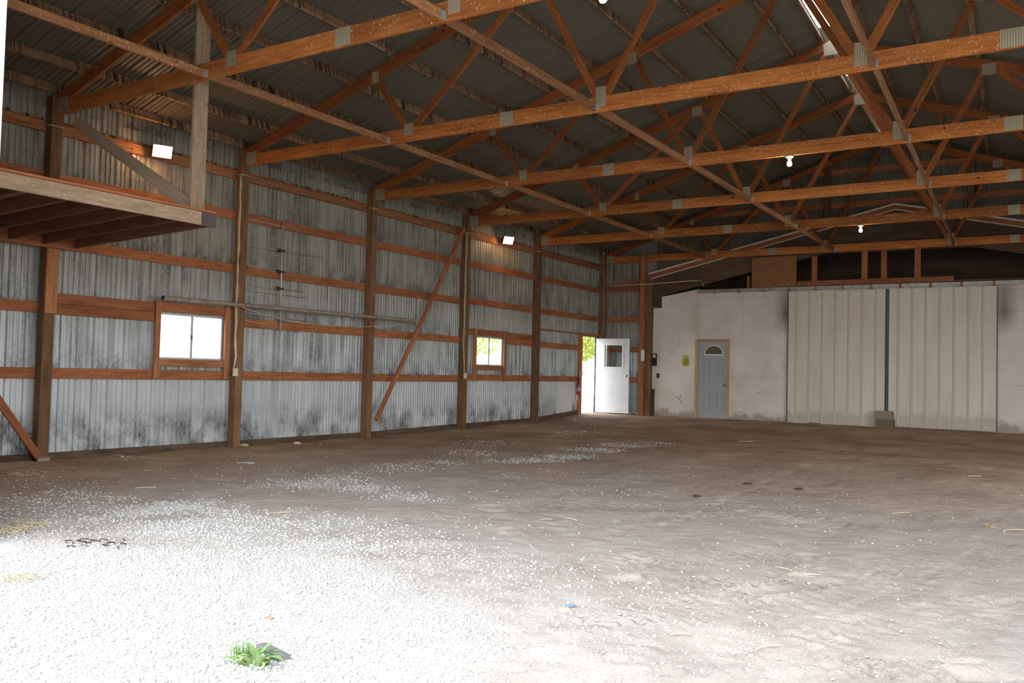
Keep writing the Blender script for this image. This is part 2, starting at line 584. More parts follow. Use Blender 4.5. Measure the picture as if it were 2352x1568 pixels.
# patches where limestone gravel lies on the dirt: photo pixel, radius in metres, weight
PATCH = [((610, 1105), .35, .5), ((660, 1112), .45, .75), ((730, 1112), .5, .9), ((790, 1108), .5, .95), ((850, 1120), .5, .9), ((920, 1138), .42, .85),
         ((990, 1146), .35, .55), ((860, 1082), .5, .6), ((930, 1074), .55, .75), ((1000, 1062), .55, .7), ((1070, 1040), .7, .6), ((1110, 1018), .9, .5),
         ((1170, 1060), .45, .8), ((1230, 1056), .5, .95), ((1300, 1047), .55, .95), ((1360, 1035), .6, .9), ((1430, 1026), .65, .75), ((1510, 1022), .6, .55), ((1290, 1085), .5, .4),
         ((1330, 1000), 1.0, .45), ((1400, 962), 1.0, .95), ((1480, 966), .9, .85), ((1560, 972), 1.1, .6), ((1340, 975), .9, .5),
         ((150, 1190), .4, .4), ((250, 1190), .45, .55), ((330, 1172), .45, .75), ((420, 1160), .42, .85), ((500, 1172), .45, .75), ((580, 1185), .45, .7), ((680, 1185), .5, .75),
         ((770, 1200), .5, .7), ((860, 1215), .5, .6), ((420, 1210), .6, .8), ((560, 1230), .6, .8), ((700, 1250), .6, .75), ((850, 1260), .5, .55),
         ((200, 1215), .5, .5), ((980, 1240), .5, .45), ((1100, 1200), .5, .3)]
PATCH = [(G(*p), r, w) for p, r, w in PATCH]


def gravel_density(x, y):
    d = np.full_like(x, .12) + .10 * vnoise(x * .9, y * .9, 3)
    for (px, py), r, w in PATCH:
        d = np.maximum(d, w * np.exp(-(((x - px) ** 2 + (y - py) ** 2) / (r * r)) ** 1.3))
    # the apron of loose stone spilling in from the yard, thickest on the left
    edge = np.interp(x, [3.5, 4.5, 5.4, 6.2, 7.0, 7.6, 8.4, 9.0, 10.5], [-3.1, -2.7, -2.15, -1.75, -1.75, -2.0, -2.5, -3.0, -4.2]) + .6 * (vnoise(x * .8, y * .8, 9) - .5)
    a = np.clip((edge - y) / .7 + .5, 0, 1)
    lim = np.clip(1.12 - .21 * np.clip(x - 7.0, 0, 9), .16, 1.0)
    d = np.maximum(d, a * lim)
    s = np.clip((1.2 - y) / 3.0, 0, 1) * np.clip(.42 - .08 * np.clip(x - 7.5, 0, 4), .14, 1)
    return np.clip(np.maximum(d, s) * (.72 + .5 * vnoise(x * 2.6, y * 2.6, 5)), 0, 1)


def dust_and_light(x, y):  # grey dust nearby; the browner far end also paints in dimmer, warmer light
    k = np.clip((9.2 - y) / 8.0, 0, 1) * np.clip((x - .6) / 3.5, 0, 1)
    return np.clip(k * (.75 + .5 * vnoise(x * .8, y * .8, 21)), 0, 1)


TRACKS = [([(1150, 1165), (1420, 1160), (1700, 1165), (1990, 1215)], .30, .017, .17, .0), ([(1200, 1215), (1450, 1190), (1750, 1180)], .28, .014, .17, .3),
          ([(1330, 1300), (1560, 1275), (1850, 1280), (2060, 1330)], .28, .022, .16, .2), ([(1460, 1330), (1640, 1345), (1860, 1330)], .26, .026, .15, .5),
          ([(1880, 1420), (2060, 1350), (2270, 1250)], .38, .013, .075, .0), ([(1380, 1440), (1560, 1400), (1720, 1360)], .26, .026, .16, .1),
          ([(1960, 1035), (1990, 1070), (1975, 1120)], .25, .012, .20, .4), ([(1500, 1510), (1800, 1530), (2200, 1545)], .26, .024, .15, .4),
          ([(1500, 1215), (1750, 1110), (1980, 1020)], .09, .012, .5, .0), ([(1950, 1500), (2150, 1430), (2350, 1400)], .36, .014, .08, .2)]
TRACKS = [([G(*p) for p in q], w, a, per, ph) for q, w, a, per, ph in TRACKS]


def height(x, y):
    h = np.interp(y, _gy, _gz)
    h = h + .024 * (vnoise(x * .7, y * .7, 31) - .5) + .016 * (vnoise(x * 2.3, y * 2.3, 32) - .5) + .009 * (vnoise(x * 7, y * 7, 33) - .5) + .012 * (vnoise(x * 15, y * 15, 34) - .5)
    for pts, w, a, per, ph in TRACKS:
        best = np.full(x.shape, 9.0); arc = np.zeros(x.shape); sgn = np.zeros(x.shape)
        acc = 0.0
        for p, q in zip(pts[:-1], pts[1:]):
            p, q = np.array(p), np.array(q)
            L = np.linalg.norm(q - p); t = (q - p) / L
            s = np.clip((x - p[0]) * t[0] + (y - p[1]) * t[1], 0, L)
            dx, dy = x - p[0] - t[0] * s, y - p[1] - t[1] * s
            d = np.hypot(dx, dy); m = d < best
            best = np.where(m, d, best); arc = np.where(m, acc + s, arc); sgn = np.where(m, dx * -t[1] + dy * t[0], sgn)
            acc += L
        m = best < w * 1.15
        if not m.any(): continue
        win = np.clip((w - best) / (.25 * w), 0, 1)
        wav = np.sin(2 * np.pi * ((arc + .5 * np.abs(sgn)) / (per * .62) + ph)) * (.55 + .45 * np.cos(2 * np.pi * sgn / .15))
        wav = np.clip(wav * 1.5, -1, .6) * np.clip(vnoise(x * 5, y * 5, 51) * 1.3, 0, .8)
        h = h + win * a * (wav * 1.45 - .2)
    # the dirt is worn down to the left wall's skirt board and banked against the far wall
    return h


xs = np.concatenate([np.arange(-.30, 3.0, .07), np.arange(3.0, 13.5, .035), np.arange(13.5, 15.95, .1)])
ys = np.concatenate([np.arange(-9.0, -5.0, .12), np.arange(-5.0, 4.2, .032), np.arange(4.2, 9.0, .055), np.arange(9.0, 16.1, .09)])
XX, YY = np.meshgrid(xs, ys)
ZZ = height(XX, YY)
nx, ny = len(xs), len(ys)
me = bpy.data.meshes.new('floor')
vv = np.stack([XX, YY, ZZ], -1).reshape(-1, 3)
ii = np.arange(nx * ny).reshape(ny, nx)
qq = np.stack([ii[:-1, :-1], ii[:-1, 1:], ii[1:, 1:], ii[1:, :-1]], -1).reshape(-1, 4)
me.vertices.add(len(vv)); me.vertices.foreach_set('co', vv.ravel())
me.loops.add(qq.size); me.loops.foreach_set('vertex_index', qq.ravel())
me.polygons.add(len(qq)); me.polygons.foreach_set('loop_start', np.arange(len(qq)) * 4)
me.polygons.foreach_set('use_smooth', np.ones(len(qq), bool))
for nm, val in (('gravel', gravel_density(XX, YY)), ('dust_and_light', dust_and_light(XX, YY))):
    a = me.attributes.new(nm, 'FLOAT', 'POINT'); a.data.foreach_set('value', val.ravel().astype(np.float32))
me.update(); me.validate()
me.materials.append(M['dirt'])
fl = bpy.data.objects.new('floor', me); COL.objects.link(fl)
tag(fl, 'brown dirt floor of the barn with tyre marks and limestone chips', 'floor', kind='structure')

# loose stones
def make_gravel():
    ico = bpy.data.meshes.new('tmp')
    import bmesh
    bm = bmesh.new(); bmesh.ops.create_icosphere(bm, subdivisions=1, radius=1.0)
    bv = np.array([v.co[:] for v in bm.verts]); bf = np.array([[v.index for v in f.verts] for f in bm.faces]); bm.free()
    bpy.data.meshes.remove(ico)
    P = []
    def scatter(n, x0, x1, y0, y1, thr=.0, pw=1.6, smin=.004, smax=.011):
        x = rng.uniform(x0, x1, n); y = rng.uniform(y0, y1, n)
        d = gravel_density(x, y)
        keep = rng.random(n) < np.clip(d - thr, 0, 1) ** pw
        k = keep.sum()
        P.append(np.stack([x[keep], y[keep], smin + (smax - smin) * rng.random(k) ** 2.2], -1))
    scatter(90000, 4.9, 11.5, -4.6, -3.1, .15, 1.4, .0035, .011)
    scatter(74000, 4.95, 11.5, -3.1, -1.0, .15, 1.4, .0035, .011)
    scatter(24000, 2.5, 4.95, -2.85, -1.0, .15, 1.4, .0035, .011)
    scatter(90000, 1.0, 12.5, -1.5, 3.0, .12, 1.6, .0035, .012)
    scatter(110000, .3, 11.0, 3.0, 9.5, .22, 1.5, .005, .013)
    scatter(60000, .1, 6.0, 9.5, 15.6, .22, 1.4, .006, .014)
    scatter(9000, 6.0, 14.0, -3.1, 6.0, -.10, 1.3, .003, .009)
    p = np.concatenate(P)
    k = len(p)
    V = np.repeat(bv[None], k, 0) * (1 + .22 * rng.standard_normal((k, len(bv), 1)))
    sx = rng.uniform(.8, 1.5, (k, 1, 1)); szz = rng.uniform(.45, .8, (k, 1, 1))
    V[..., 0:1] *= sx; V[..., 2:3] *= szz
    an = rng.uniform(0, 2*np.pi, k); ca, sa = np.cos(an)[:, None], np.sin(an)[:, None]
    x, y = V[..., 0].copy(), V[..., 1].copy()
    V[..., 0], V[..., 1] = x*ca - y*sa, x*sa + y*ca
    V *= p[:, 2][:, None, None]
    V[..., 0] += p[:, 0][:, None]; V[..., 1] += p[:, 1][:, None]
    V[..., 2] += (height(p[:, 0], p[:, 1]) + p[:, 2] * .25)[:, None]
    F = (bf[None] + (np.arange(k) * len(bv))[:, None, None]).reshape(-1, 3)
    me = bpy.data.meshes.new('gravel')
    V = V.reshape(-1, 3)
    me.vertices.add(len(V)); me.vertices.foreach_set('co', V.ravel())
    me.loops.add(F.size); me.loops.foreach_set('vertex_index', F.ravel())
    me.polygons.add(len(F)); me.polygons.foreach_set('loop_start', np.arange(len(F)) * 3)
    me.update(); me.validate()
    me.materials.append(M['pebble'])
    o = bpy.data.objects.new('gravel', me); COL.objects.link(o)
    tag(o, 'loose white limestone gravel scattered over the dirt floor', 'gravel', kind='stuff')
make_gravel()

# the yard outside
def slab(name, x0, x1, y0, y1, z, mat, label, cat):
    m = MB(); m.box((x0, y0, z - .1), (x1, y1, z))
    return T(name, m, mat, label, cat, kind='structure')
slab('ground_yard', -40, 60, -60, -9.02, 0.0, M['yard'], 'pale gravel yard in front of the barn', 'ground')
slab('ground_lawn', -60, -.32, -9, 40, .08, M['yard'], 'bright yard outside the left wall, seen through the open door', 'ground')
slab('ground_back', -.32, 15.55, 15.91, 40, .12, M['yard'], 'ground behind the far wall of the barn', 'ground')
slab('ground_side', 15.55, 60, -9, 40, .0, M['yard'], 'gravel yard beyond the right wall of the barn', 'ground')

# ------------------------------------------------------------------ sheet metal
def profile(s0, s1):
    """(s, depth) points of ribbed sheet: one tall rib every nine inches, two low ones between"""
    out = []
    per = .2286
    k = math.floor(s0 / per) - 1
    while k * per < s1 + per:
        b = k * per
        for ds, h in ((0, 0), (.014, .025), (.034, .025), (.048, 0), (.092, 0), (.100, .011), (.113, .011), (.121, 0), (.158, 0), (.166, .011), (.179, .011), (.187, 0)):
            out.append((b + ds, h))
        k += 1
    out = [q for q in out if s0 < q[0] < s1]
    return [(s0, out[0][1])] + out + [(s1, out[-1][1])]


def sheet_wall(mb, axis, plane, s0, s1, spans, sign):
    """axis: 0 for a wall on a plane x = plane running along y, 1 for one on y = plane running along x"""
    pr = profile(s0, s1)
    for (a, ha), (b, hb) in zip(pr[:-1], pr[1:]):
        for z0a, z1a, z0b, z1b in spans(a, b):
            q = []
            for s_, h, z in ((a, ha, z0a), (b, hb, z0b), (b, hb, z1b), (a, ha, z1a)):
                q.append((plane + sign*h, s_, z) if axis == 0 else (s_, plane + sign*h, z))
            if axis == 1: q = q[::-1]
            mb.face(q[::-1])
    return mb


W1 = (1.70, 2.84, 1.34, 2.01)     # first window opening y0 y1 z0 z1
W2 = (9.70, 10.82, 1.41, 2.06)
D1 = (14.72, 15.60, .0, 2.30)
def spans_left(a, b):
    m = (a + b) / 2
    cur = [(.03, roof_z(-.18) + .03)]
    for y0, y1, z0, z1 in (W1, W2, D1):
        if y0 < m < y1:
            nxt = []
            for lo, hi in cur:
                if z0 > lo: nxt.append((lo, z0))
                if z1 < hi: nxt.append((z1, hi))
            cur = nxt
    return [(lo, hi, lo, hi) for lo, hi in cur]


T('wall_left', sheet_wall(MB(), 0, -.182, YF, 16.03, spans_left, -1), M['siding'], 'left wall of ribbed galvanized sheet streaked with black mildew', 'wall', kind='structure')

def rake_top(x): return 3.79 + .2265 * min(x, 15.0 - x)
def rake_low(x): return 3.62 + .231 * min(x, 15.0 - x)
def hole_top(x): return 3.045 + .229 * min(x, 15.0 - x)
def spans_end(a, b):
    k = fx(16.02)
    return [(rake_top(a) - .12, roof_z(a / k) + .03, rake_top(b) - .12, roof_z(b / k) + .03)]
T('wall_back', sheet_wall(MB(), 1, 16.02, -.18, 1.45, lambda a, b: [(.03, roof_z(a) + .03, .03, roof_z(b) + .03)], 1), M['siding'], 'narrow far wall of ribbed metal left of the white partition', 'wall', kind='structure')
T('wall_gable', sheet_wall(MB(), 1, 16.02, 1.45, 14.75, spans_end, 1), M['gable_metal_shaded'], 'ribbed metal of the far gable above the older roof line, shade painted in', 'wall', kind='structure')

# right wall and front wall (behind or beside the camera's view; they shape the daylight)
ADDED_OPENING = (.5, 9.0)  # unseen opening added to let daylight onto the mid floor and partition
mr = sheet_wall(MB(), 0, 15.38, YF, 16.03, lambda a, b: [((3.5 if ADDED_OPENING[0] < (a + b) / 2 < ADDED_OPENING[1] else .0), roof_z(-.18) + .03, (3.5 if ADDED_OPENING[0] < (a + b) / 2 < ADDED_OPENING[1] else .0), roof_z(-.18) + .03)], 1)
mr.v = [(x + 15.38 * (fx(y) - 1), y, z) for x, y, z in mr.v]
T('wall_right', mr, M['siding'], 'unseen right wall of ribbed metal with a wide opening added for daylight', 'wall', kind='structure')
XJ = float(on(8, 200, 1, YF + .05)[0])
def spans_front(a, b):
    m = (a + b) / 2
    z0 = 4.45 if XJ < m < 14.9 else 0.0
    k = fx(YF)
    return [(z0, roof_z(max(a, 0) / k) + .03, z0, roof_z(max(b, 0) / k) + .03)]
T('wall_front', sheet_wall(MB(), 1, YF - .02, -.18, 15.75, spans_front, -1), M['white'], 'front wall with the great door opening', 'wall', kind='structure')
m = MB(); m.box((XJ - .24, YF - .06, 0.0), (XJ, YF + .05, 4.44))
T('trim_1', m, M['white'], 'white jamb board of the front door opening at the left edge', 'trim', kind='structure')

# roof sheets, both slopes, a little open at the ridge
def roof_sheet(mb, xa, xb):
    pr = profile(YF - .1, 16.15)
    for (a, ha), (b, hb) in zip(pr[:-1], pr[1:]):
        q = [(xa*fx(a), a, roof_z(xa) + ha), (xa*fx(b), b, roof_z(xa) + hb), (xb*fx(b), b, roof_z(xb) + hb), (xb*fx(a), a, roof_z(xb) + ha)]
        mb.face(q)
m = MB()
roof_sheet(m, -.5, RX - .145)
roof_sheet(m, RX + .13, WID + .5)
# the ridge slot is only open between the middle trusses
for y0, y1 in ((YF - .1, TY[2] + .3), (TY[4] - .5, 16.15), (TY[3] - .15, TY[3] + 1.6)):
    m.beam((RX*fx(y0), y0, roof_z(RX) + .043), (RX*fx(y1), y1, roof_z(RX) + .043), .4, .015, (0, 0, 1))
T('ceiling', m, M['roof'], 'underside of the ribbed metal roof with an open ridge slot', 'ceiling', kind='structure')

# ------------------------------------------------------------------ posts
post_lab = ['left wall post under the loft, with a plank nailed to its face', 'left wall post beside the larger window, cable running down to an outlet',
            'left wall post at the foot of the long diagonal brace', 'left wall post at the top of the long diagonal brace',
            'left wall post just past the smaller window', 'corner post where the left wall meets the far wall']
for k, y in enumerate(PY):
    m = MB(); m.box((-.14, y - .07, gz(y) - .25), (0, y + .07, chord_top(0) - .02))
    T('wall_post', m, M['post'], post_lab[k], 'post', 'posts along the left wall')
m = MB(); m.box((1.10, 15.70, .0), (1.245, 15.815, 4.53))
T('wall_post', m, M['jamb'], 'brown post on the far wall with thermometer and light switches', 'post')
m = MB(); m.box((1.255, 15.76, .0), (1.42, 15.875, 3.86))
T('wall_post', m, M['post'], 'dark stained post between the metal wall and white partition', 'post')

# ------------------------------------------------------------------ girts
bays = [(YF, PY[0]), (PY[0], PY[1]), (PY[1], PY[2]), (PY[2], PY[3]), (PY[3], PY[4]), (PY[4], PY[5])]
bayname = ['in front of the first post', 'between the first and second posts', 'between the second and third posts', 'between the third and fourth posts', 'between the fourth and fifth posts', 'between the last two posts']
rows = [('skirt board', -.12, .055), ('lowest girt', 1.04, 1.18), ('second girt', 1.88, 2.02), ('third girt', 2.72, 2.86), ('fourth girt', 3.56, 3.70), ('top girt', 4.20, 4.34)]
for bi, (y0, y1) in enumerate(bays):
    for rn, z0, z1 in rows:
        a, b = y0 + .002, y1 - .002
        dz = 0.0
        if bi >= 4 and z0 > .5 and z0 < 3: dz = .03
        if rn == 'skirt board':
            g = (gz(y0) + gz(y1)) / 2
            if bi == 5: b = D1[0] - .13
            m = MB(); m.beam((-.16, a, gz(y0) - .10 + .055), (-.16, b, gz(y1) - .10 + .055), .038, .27, (0, 0, 1))
            T('skirt_board', m, M['skirt'], f'dirty skirt board at the foot of the left wall {bayname[bi]}', 'board', 'skirt boards along the left wall')
            continue
        if rn == 'second girt' and bi in (1, 4):
            continue
        if bi == 5 and rn in ('lowest girt', 'second girt'): b = D1[0] - .13
        m = MB(); m.box((-.178, a, z0 + dz), (-.141, b, z1 + dz))
        T('wall_girt', m, M['girt'], f'{rn} on the left wall {bayname[bi]}', 'girt', 'girts on the left wall')
# the window bays have a doubled girt above the sill line
for bi, ya, yb, z0, lab in ((1, .002, W1[0] - .09, 2.012, 'upper board left of the larger window'), (1, .002, W1[0] - .09, 1.872, 'lower board left of the larger window'),
                            (1, W1[0] - .085, S - .002, 2.03, 'head board over the larger window'),
                            (4, 3*S + .09, W2[1] + .1, 2.08, 'head board over the smaller window'), (4, W2[1] + .105, 4*S - .002, 2.065, 'upper board right of the smaller window'),
                            (4, W2[1] + .105, 4*S - .002, 1.925, 'lower board right of the smaller window')):
    m = MB(); m.box((-.178, ya, z0), (-.141, yb, z0 + .137))
    T('wall_girt', m, M['girt'], f'doubled girt on the left wall, {lab}', 'girt', 'girts on the left wall')
# eave ledge over the top girts
for bi, (y0, y1) in enumerate(bays):
    m = MB(); m.box((-.178, y0 + .002, 4.345), (-.03 if False else -.141, y1 - .002, 4.375))
    T('eave_ledge', m, M['purlin'], f'thin dusty eave ledge on the left wall top girt {bayname[bi]}', 'board', 'eave ledges on the left wall')
# header rail over the open side door, and its rough post
m = MB(); m.box((-.14, PY[4] + .075, 2.345), (-.07, PY[5] - .075, 2.385))
T('door_rail', m, M['jamb'], 'long thin rail over the open side door on the left wall', 'rail')
m = MB(); m.box((-.178, D1[0] - .125, gz(14.6) - .1), (-.10, D1[0] - .002, 2.34))
T('door_stud', m, M['jamb'], 'rough wooden stud left of the open side door', 'stud')
m = MB(); m.box((-.178, D1[0], 2.302), (-.10, D1[1] + .02, 2.342))
T('trim_2', m, M['jamb'], 'wooden head jamb above the open side door', 'trim', kind='structure')
m = MB(); m.box((-.18, D1[0], gz(15.1) - .10), (-.08, D1[1], gz(15.1) + .012))
T('trim_3', m, M['skirt'], 'worn wooden sill of the open side door', 'trim', kind='structure')

# far wall girts, left of the partition
for z0, z1, lab in ((1.08, 1.22, 'lowest girt'), (1.91, 2.05, 'second girt'), (2.75, 2.89, 'third girt'), (3.60, 3.75, 'fourth girt')):
    m = MB(); m.box((.01, 15.965, z0), (1.245, 16.0, z1))
    T('wall_girt', m, M['girt'], f'{lab} on the far metal wall behind the open door', 'girt', 'girts on the far wall')
m = MB(); m.beam((.02, 15.945, 3.70), (1.09, 15.945, 3.93), .03, .10, (0, 0, 1))
T('wall_brace', m, M['girt'], 'short sloping brace on the far wall below the last truss', 'brace')
# far gable framing
for x, lab in ((5.95, 'left'), (9.1, 'right')):
    m = MB(); m.box((x - .07, 15.9, rake_top(x) + .045), (x + .07, 16.0, chord_top(x / fx(15.9)) - .03))
    T('gable_stud', m, M['gable'], f'dark stud standing on the far gable, {lab} of the ridge', 'stud', 'gable studs')
for x0, x1, z, lab in ((2.9, 12.1, 5.50, 'lower'), (5.6, 9.4, 6.32, 'upper')):
    m = MB(); m.box((x0, 16.002, z), (x1, 16.018, z + .13))
    T('gable_girt', m, M['girt'], f'{lab} girt across the far gable', 'girt', 'gable girts')

# ------------------------------------------------------------------ trusses
NA, NB = 3.25, 6.15
T1X, T2X = 2.62, 5.18
tr_lab = ['first roof truss, nearest the camera, passing the loft hanger', 'second roof truss, its heel on the post beside the larger window',
          'third roof truss, carrying the nearer lit ceiling bulb', 'fourth roof truss, between the two lit ceiling bulbs',
          'fifth roof truss, carrying the farther lit ceiling bulb', 'last roof truss, against the far gable above the partition']
TH = .042
def truss(k):
    y = TY[k]
    root = empty('roof_truss', (0, y, HB))
    tag(root, tr_lab[k], 'truss', 'roof trusses')
    # bottom chord in three spliced lengths
    for a, b in ((.004, 4.83), (4.832, 10.368), (10.37, WID)):
        m = MB(); m.beam((a * fx(y), y, HB + .092), (b * fx(y), y, HB + .092), TH, .184, (0, 0, 1)); m.build('bottom_chord', M['truss'], root)
    for s in (0, 1):
        X = (lambda x: x * fx(y)) if s == 0 else (lambda x: (WID - x) * fx(y))
        cx = chord_low
        h = .165 / math.sqrt(1 + SL*SL)
        off = .165 / 2
        m = MB(); m.beam((X(.006), y, cx(.006) + off), (X(RX - .002), y, cx(RX - .002) + off), TH, h, (0, 0, 1)); m.build('top_chord', M['web'], root)
        zb = HB + .155
        for (xa, za), (xb, zb2) in ((((NA - .03), zb), (T1X, cx(T1X) + .03)), ((NA + .04, zb), (T2X - .06, cx(T2X) + .03)), ((NB - .04, zb), (T2X + .06, cx(T2X) + .03)), ((NB + .04, zb), (RX - .05, cx(RX) - .02))):
            m = MB(); m.beam((X(xa), y, za), (X(xb), y, zb2), TH - .004, .09, (1, 0, 0)); m.build('web', M['web'], root)
        def plate(x0, x1, z0, z1, sh=0.0):
            for side in (-1, 1):
                ya, yb = y + side * (TH/2 + .0005), y + side * (TH/2 + .003)
                m = MB()
                m.prism([(X(x0), z0), (X(x1), z0 + sh*0), (X(x1), z1 + sh), (X(x0), z1)], 1, min(ya, yb), max(ya, yb))
                m.build('gusset_plate', M['plate'], root)
        plate(.01, .24, HB + .012, HB + .215)
        plate(NA - .075, NA + .075, HB + .075, HB + .245)
        plate(NB - .065, NB + .065, HB + .055, HB + .30)
        plate(4.83 - .10, 4.83 + .10, HB + .008, HB + .185)
        plate(T1X - .06, T1X + .06, cx(T1X) - .04, cx(T1X) + .12)
        plate(T2X - .10, T2X + .10, cx(T2X) - .06, cx(T2X) + .11)
    for side in (-1, 1):
        ya, yb = y + side * (TH/2 + .0005), y + side * (TH/2 + .003)
        m = MB(); rx = RX * fx(y); m.prism([(rx - .11, cx(RX) - .12), (rx + .11, cx(RX) - .12), (rx + .13, cx(RX) + .08), (rx, cx(RX) + .14), (rx - .13, cx(RX) + .08)], 1, min(ya, yb), max(ya, yb))
        m.build('gusset_plate', M['plate'], root)
for k in range(6): truss(k)

# ------------------------------------------------------------------ purlins
def in_view(p0, p1, n=15, mgn=10):
    for i in range(n):
        q = np.array(p0) + (np.array(p1) - np.array(p0)) * i / (n - 1)
        s = proj(q)
        if s and -mgn < s[0] < 2352 + mgn and -mgn < s[1] < 1568 + mgn:
            return True
    return False
trbay = ['ahead of the first truss', 'between the first and second trusses', 'between the second and third trusses', 'between the third and fourth trusses', 'between the fourth and fifth trusses', 'behind the fifth truss']
ty = [YF] + TY
prow = [.0, .55, 1.34, 2.13, 2.93, 3.74, 4.55, 5.35, 6.15, 6.93, 7.42]
for side in (0, 1):
    for ri, px in enumerate(prow):
        for b in range(6):
            jx = (.022 if b % 2 else -.022) * (0 if ri == 0 else 1)
            x = px + jx
            X = x if side == 0 else WID - x
            ya, yb = ty[b] - (.10 if b else 0.0), ty[b+1] + (.11 if b < 5 else .10)
            zc = chord_top(x) + .064
            nrm = Vector((-SL if side == 0 else SL, 0, 1)).normalized()
            if not in_view((X*fx(ya), ya, zc), (X*fx(yb), yb, zc)): continue
            m = MB(); m.beam((X*fx(ya), ya, zc), (X*fx(yb), yb, zc), .038, .118, nrm)
            row = 'eave row' if ri == 0 else ('row beside the ridge' if ri == len(prow) - 1 else ORD[ri-1] + ' row up')
            T('roof_purlin', m, M['purlin'], f'purlin on the {"left" if side == 0 else "right"} roof slope, {row}, {trbay[b]}', 'purlin', 'purlins on the %s roof slope' % ('left' if side == 0 else 'right'))

# ------------------------------------------------------------------ lateral braces between the bottom chords
for xf, nm in ((lambda y: 2.90, 'left'), (lambda y: 6.14, 'middle'), (lambda y: 9.37 - .0385 * y, 'right')):
    for b in range(6):
        ya, yb = ty[b] + (.025 if b else .03), ty[b+1] - .025
        if b == 5: yb = TY[5] - .025
        if not in_view((xf(ya), ya, HB + .05), (xf(yb), yb, HB + .05)): continue
        root = empty('lateral_brace', (xf((ya + yb) / 2), (ya + yb) / 2, HB + .012))
        tag(root, f'lateral brace in the {nm} line under the trusses, {trbay[b]}', 'brace', f'lateral braces in the {nm} line')
        m = MB(); m.beam((xf(ya), ya, HB + .058), (xf(yb), yb, HB + .058), .038, .089, (0, 0, 1)); m.build('board', M['brace'], root)
        for yy, sg in ((ya, 1), (yb, -1)):
            x = xf(yy)
            m = MB(); m.box((x + .022, min(yy, yy + sg*.05), HB + .014), (x + .025, max(yy, yy + sg*.05), HB + .10))
            m.box((x + .022, min(yy, yy + sg*.003), HB + .014), (x + .05, max(yy, yy + sg*.003), HB + .10))
            m.build('hanger', M['bracket'], root)

# ------------------------------------------------------------------ wall braces
m = MB(); m.beam((.022, 6.27, .32), (.022, 8.93, 4.33), .038, .09, (0, -1, .6))
T('diagonal_brace', m, M['girt'], 'long diagonal brace climbing the left wall between two posts', 'brace')
m = MB(); m.beam((.022, -.06, .05), (.022, -.98, 1.33), .038, .09, (0, 1, .6))
T('diagonal_brace', m, M['girt'], 'diagonal brace at the left edge meeting the foot of the first post', 'brace')
m = MB(); m.box((.002, -.075, 1.87), (.04, .075, 2.692))
T('support_plank', m, M['jamb'], 'pale plank nailed on the first post under the loft', 'plank')
m = MB(); m.box((-.06, .073, 2.9), (-.025, .093, 4.18))
T('thin_batten', m, M['loft'], 'thin pale batten standing beside the first post above the loft', 'batten')
m = MB(); m.box((-.12, -.07, .0), (.01, .09, .05))
T('post_footing', m, M['concrete'], 'small pale concrete footing at the foot of the first post', 'footing')

# ------------------------------------------------------------------ loft
loft = empty('storage_loft', (1.35, -1.3, 2.73))
tag(loft, 'raised storage loft hung over the left wall, with tan rim board and joists below', 'loft')
m = MB(); m.beam((2.70, -3.0, 2.905), (2.70, .14, 2.905), .038, .15, (0, 0, 1)); m.build('rim_board', M['loft'], loft)['label'] = 'weathered tan rim board'
m = MB(); m.box((2.676, .142, 2.828), (2.726, .335, 2.982))
m.build('end_bracket', M['tin'], loft)['label'] = 'dark metal end bracket'
m = MB(); m.beam((.045, -1.34, 2.885), (2.738, -1.34, 2.994), 3.34, .022, (-.04, 0, 1)); m.build('decking', M['deck'], loft)
for i in range(8):
    y = .285 - .42 * i
    m = MB(); m.beam((.045, y, 2.803), (2.678, y, 2.904), .038, .14, (0, 0, 1)); m.build('joist', M['loftdark'], loft)
m = MB(); m.box((.004, -3.0, 2.698), (.042, .30, 2.875)); m.build('ledger', M['girt'], loft)
m = MB(); m.box((2.625, .030, 3.01), (2.663, .215, 5.30)); m.build('hanger_post', M['loft'], loft)['label'] = 'pale hanging post'
m = MB(); m.beam((.20, .115, 4.33), (2.62, .115, 3.02), .038, .14, (0, 0, 1)); m.build('diagonal_strut', M['loftpale'], loft)['label'] = 'pale diagonal strut'

# ------------------------------------------------------------------ windows
def window(name, w, label, post_gap):
    y0, y1, z0, z1 = w
    root = empty(name, (-.16, (y0+y1)/2, z0))
    tag(root, label, 'window', kind='structure')
    X0, X1 = -.20, -.165
    m = MB()
    t = .028
    m.box((X0, y0, z0), (X1, y1, z0 + t)); m.box((X0, y0, z1 - t), (X1, y1, z1)); m.box((X0, y0, z0 + t), (X1, y0 + t, z1 - t)); m.box((X0, y1 - t, z0 + t), (X1, y1, z1 - t))
    yc = (y0 + y1) / 2
    m.box((X0, yc - .022, z0 + t), (X1 + .008, yc + .022, z1 - t))
    wf = m.build('window_frame', M['alu'], root)
    m = MB(); m.box((X1 + .009, yc - .012, (z0+z1)/2 - .03), (X1 + .022, yc + .008, (z0+z1)/2 + .03)); m.build('latch', M['black'], wf)
    for a, b in ((y0 + t, yc - .022), (yc + .022, y1 - t)):
        m = MB(); m.box((-.186, a, z0 + t), (-.182, b, z1 - t)); m.build('pane', M['glass'], wf)
    for a, b in ((y0 - .088, y0 - .002), (y1 + .002, y1 + .088)):
        m = MB(); m.box((-.139, a, 1.06), (-.10, b, z1 + .16)); m.build('side_board', M['jamb'], root)
    m = MB(); m.box((-.178, y0, z0 - .105), (-.12, y1, z0 - .004)); m.build('sill_board', M['jamb'], root)
window('window_1', W1, 'larger sliding window in the left wall, nearer the camera', 0)
window('window_2', W2, 'sliding window in the left wall beside the fourth post, farther from the camera', 0)

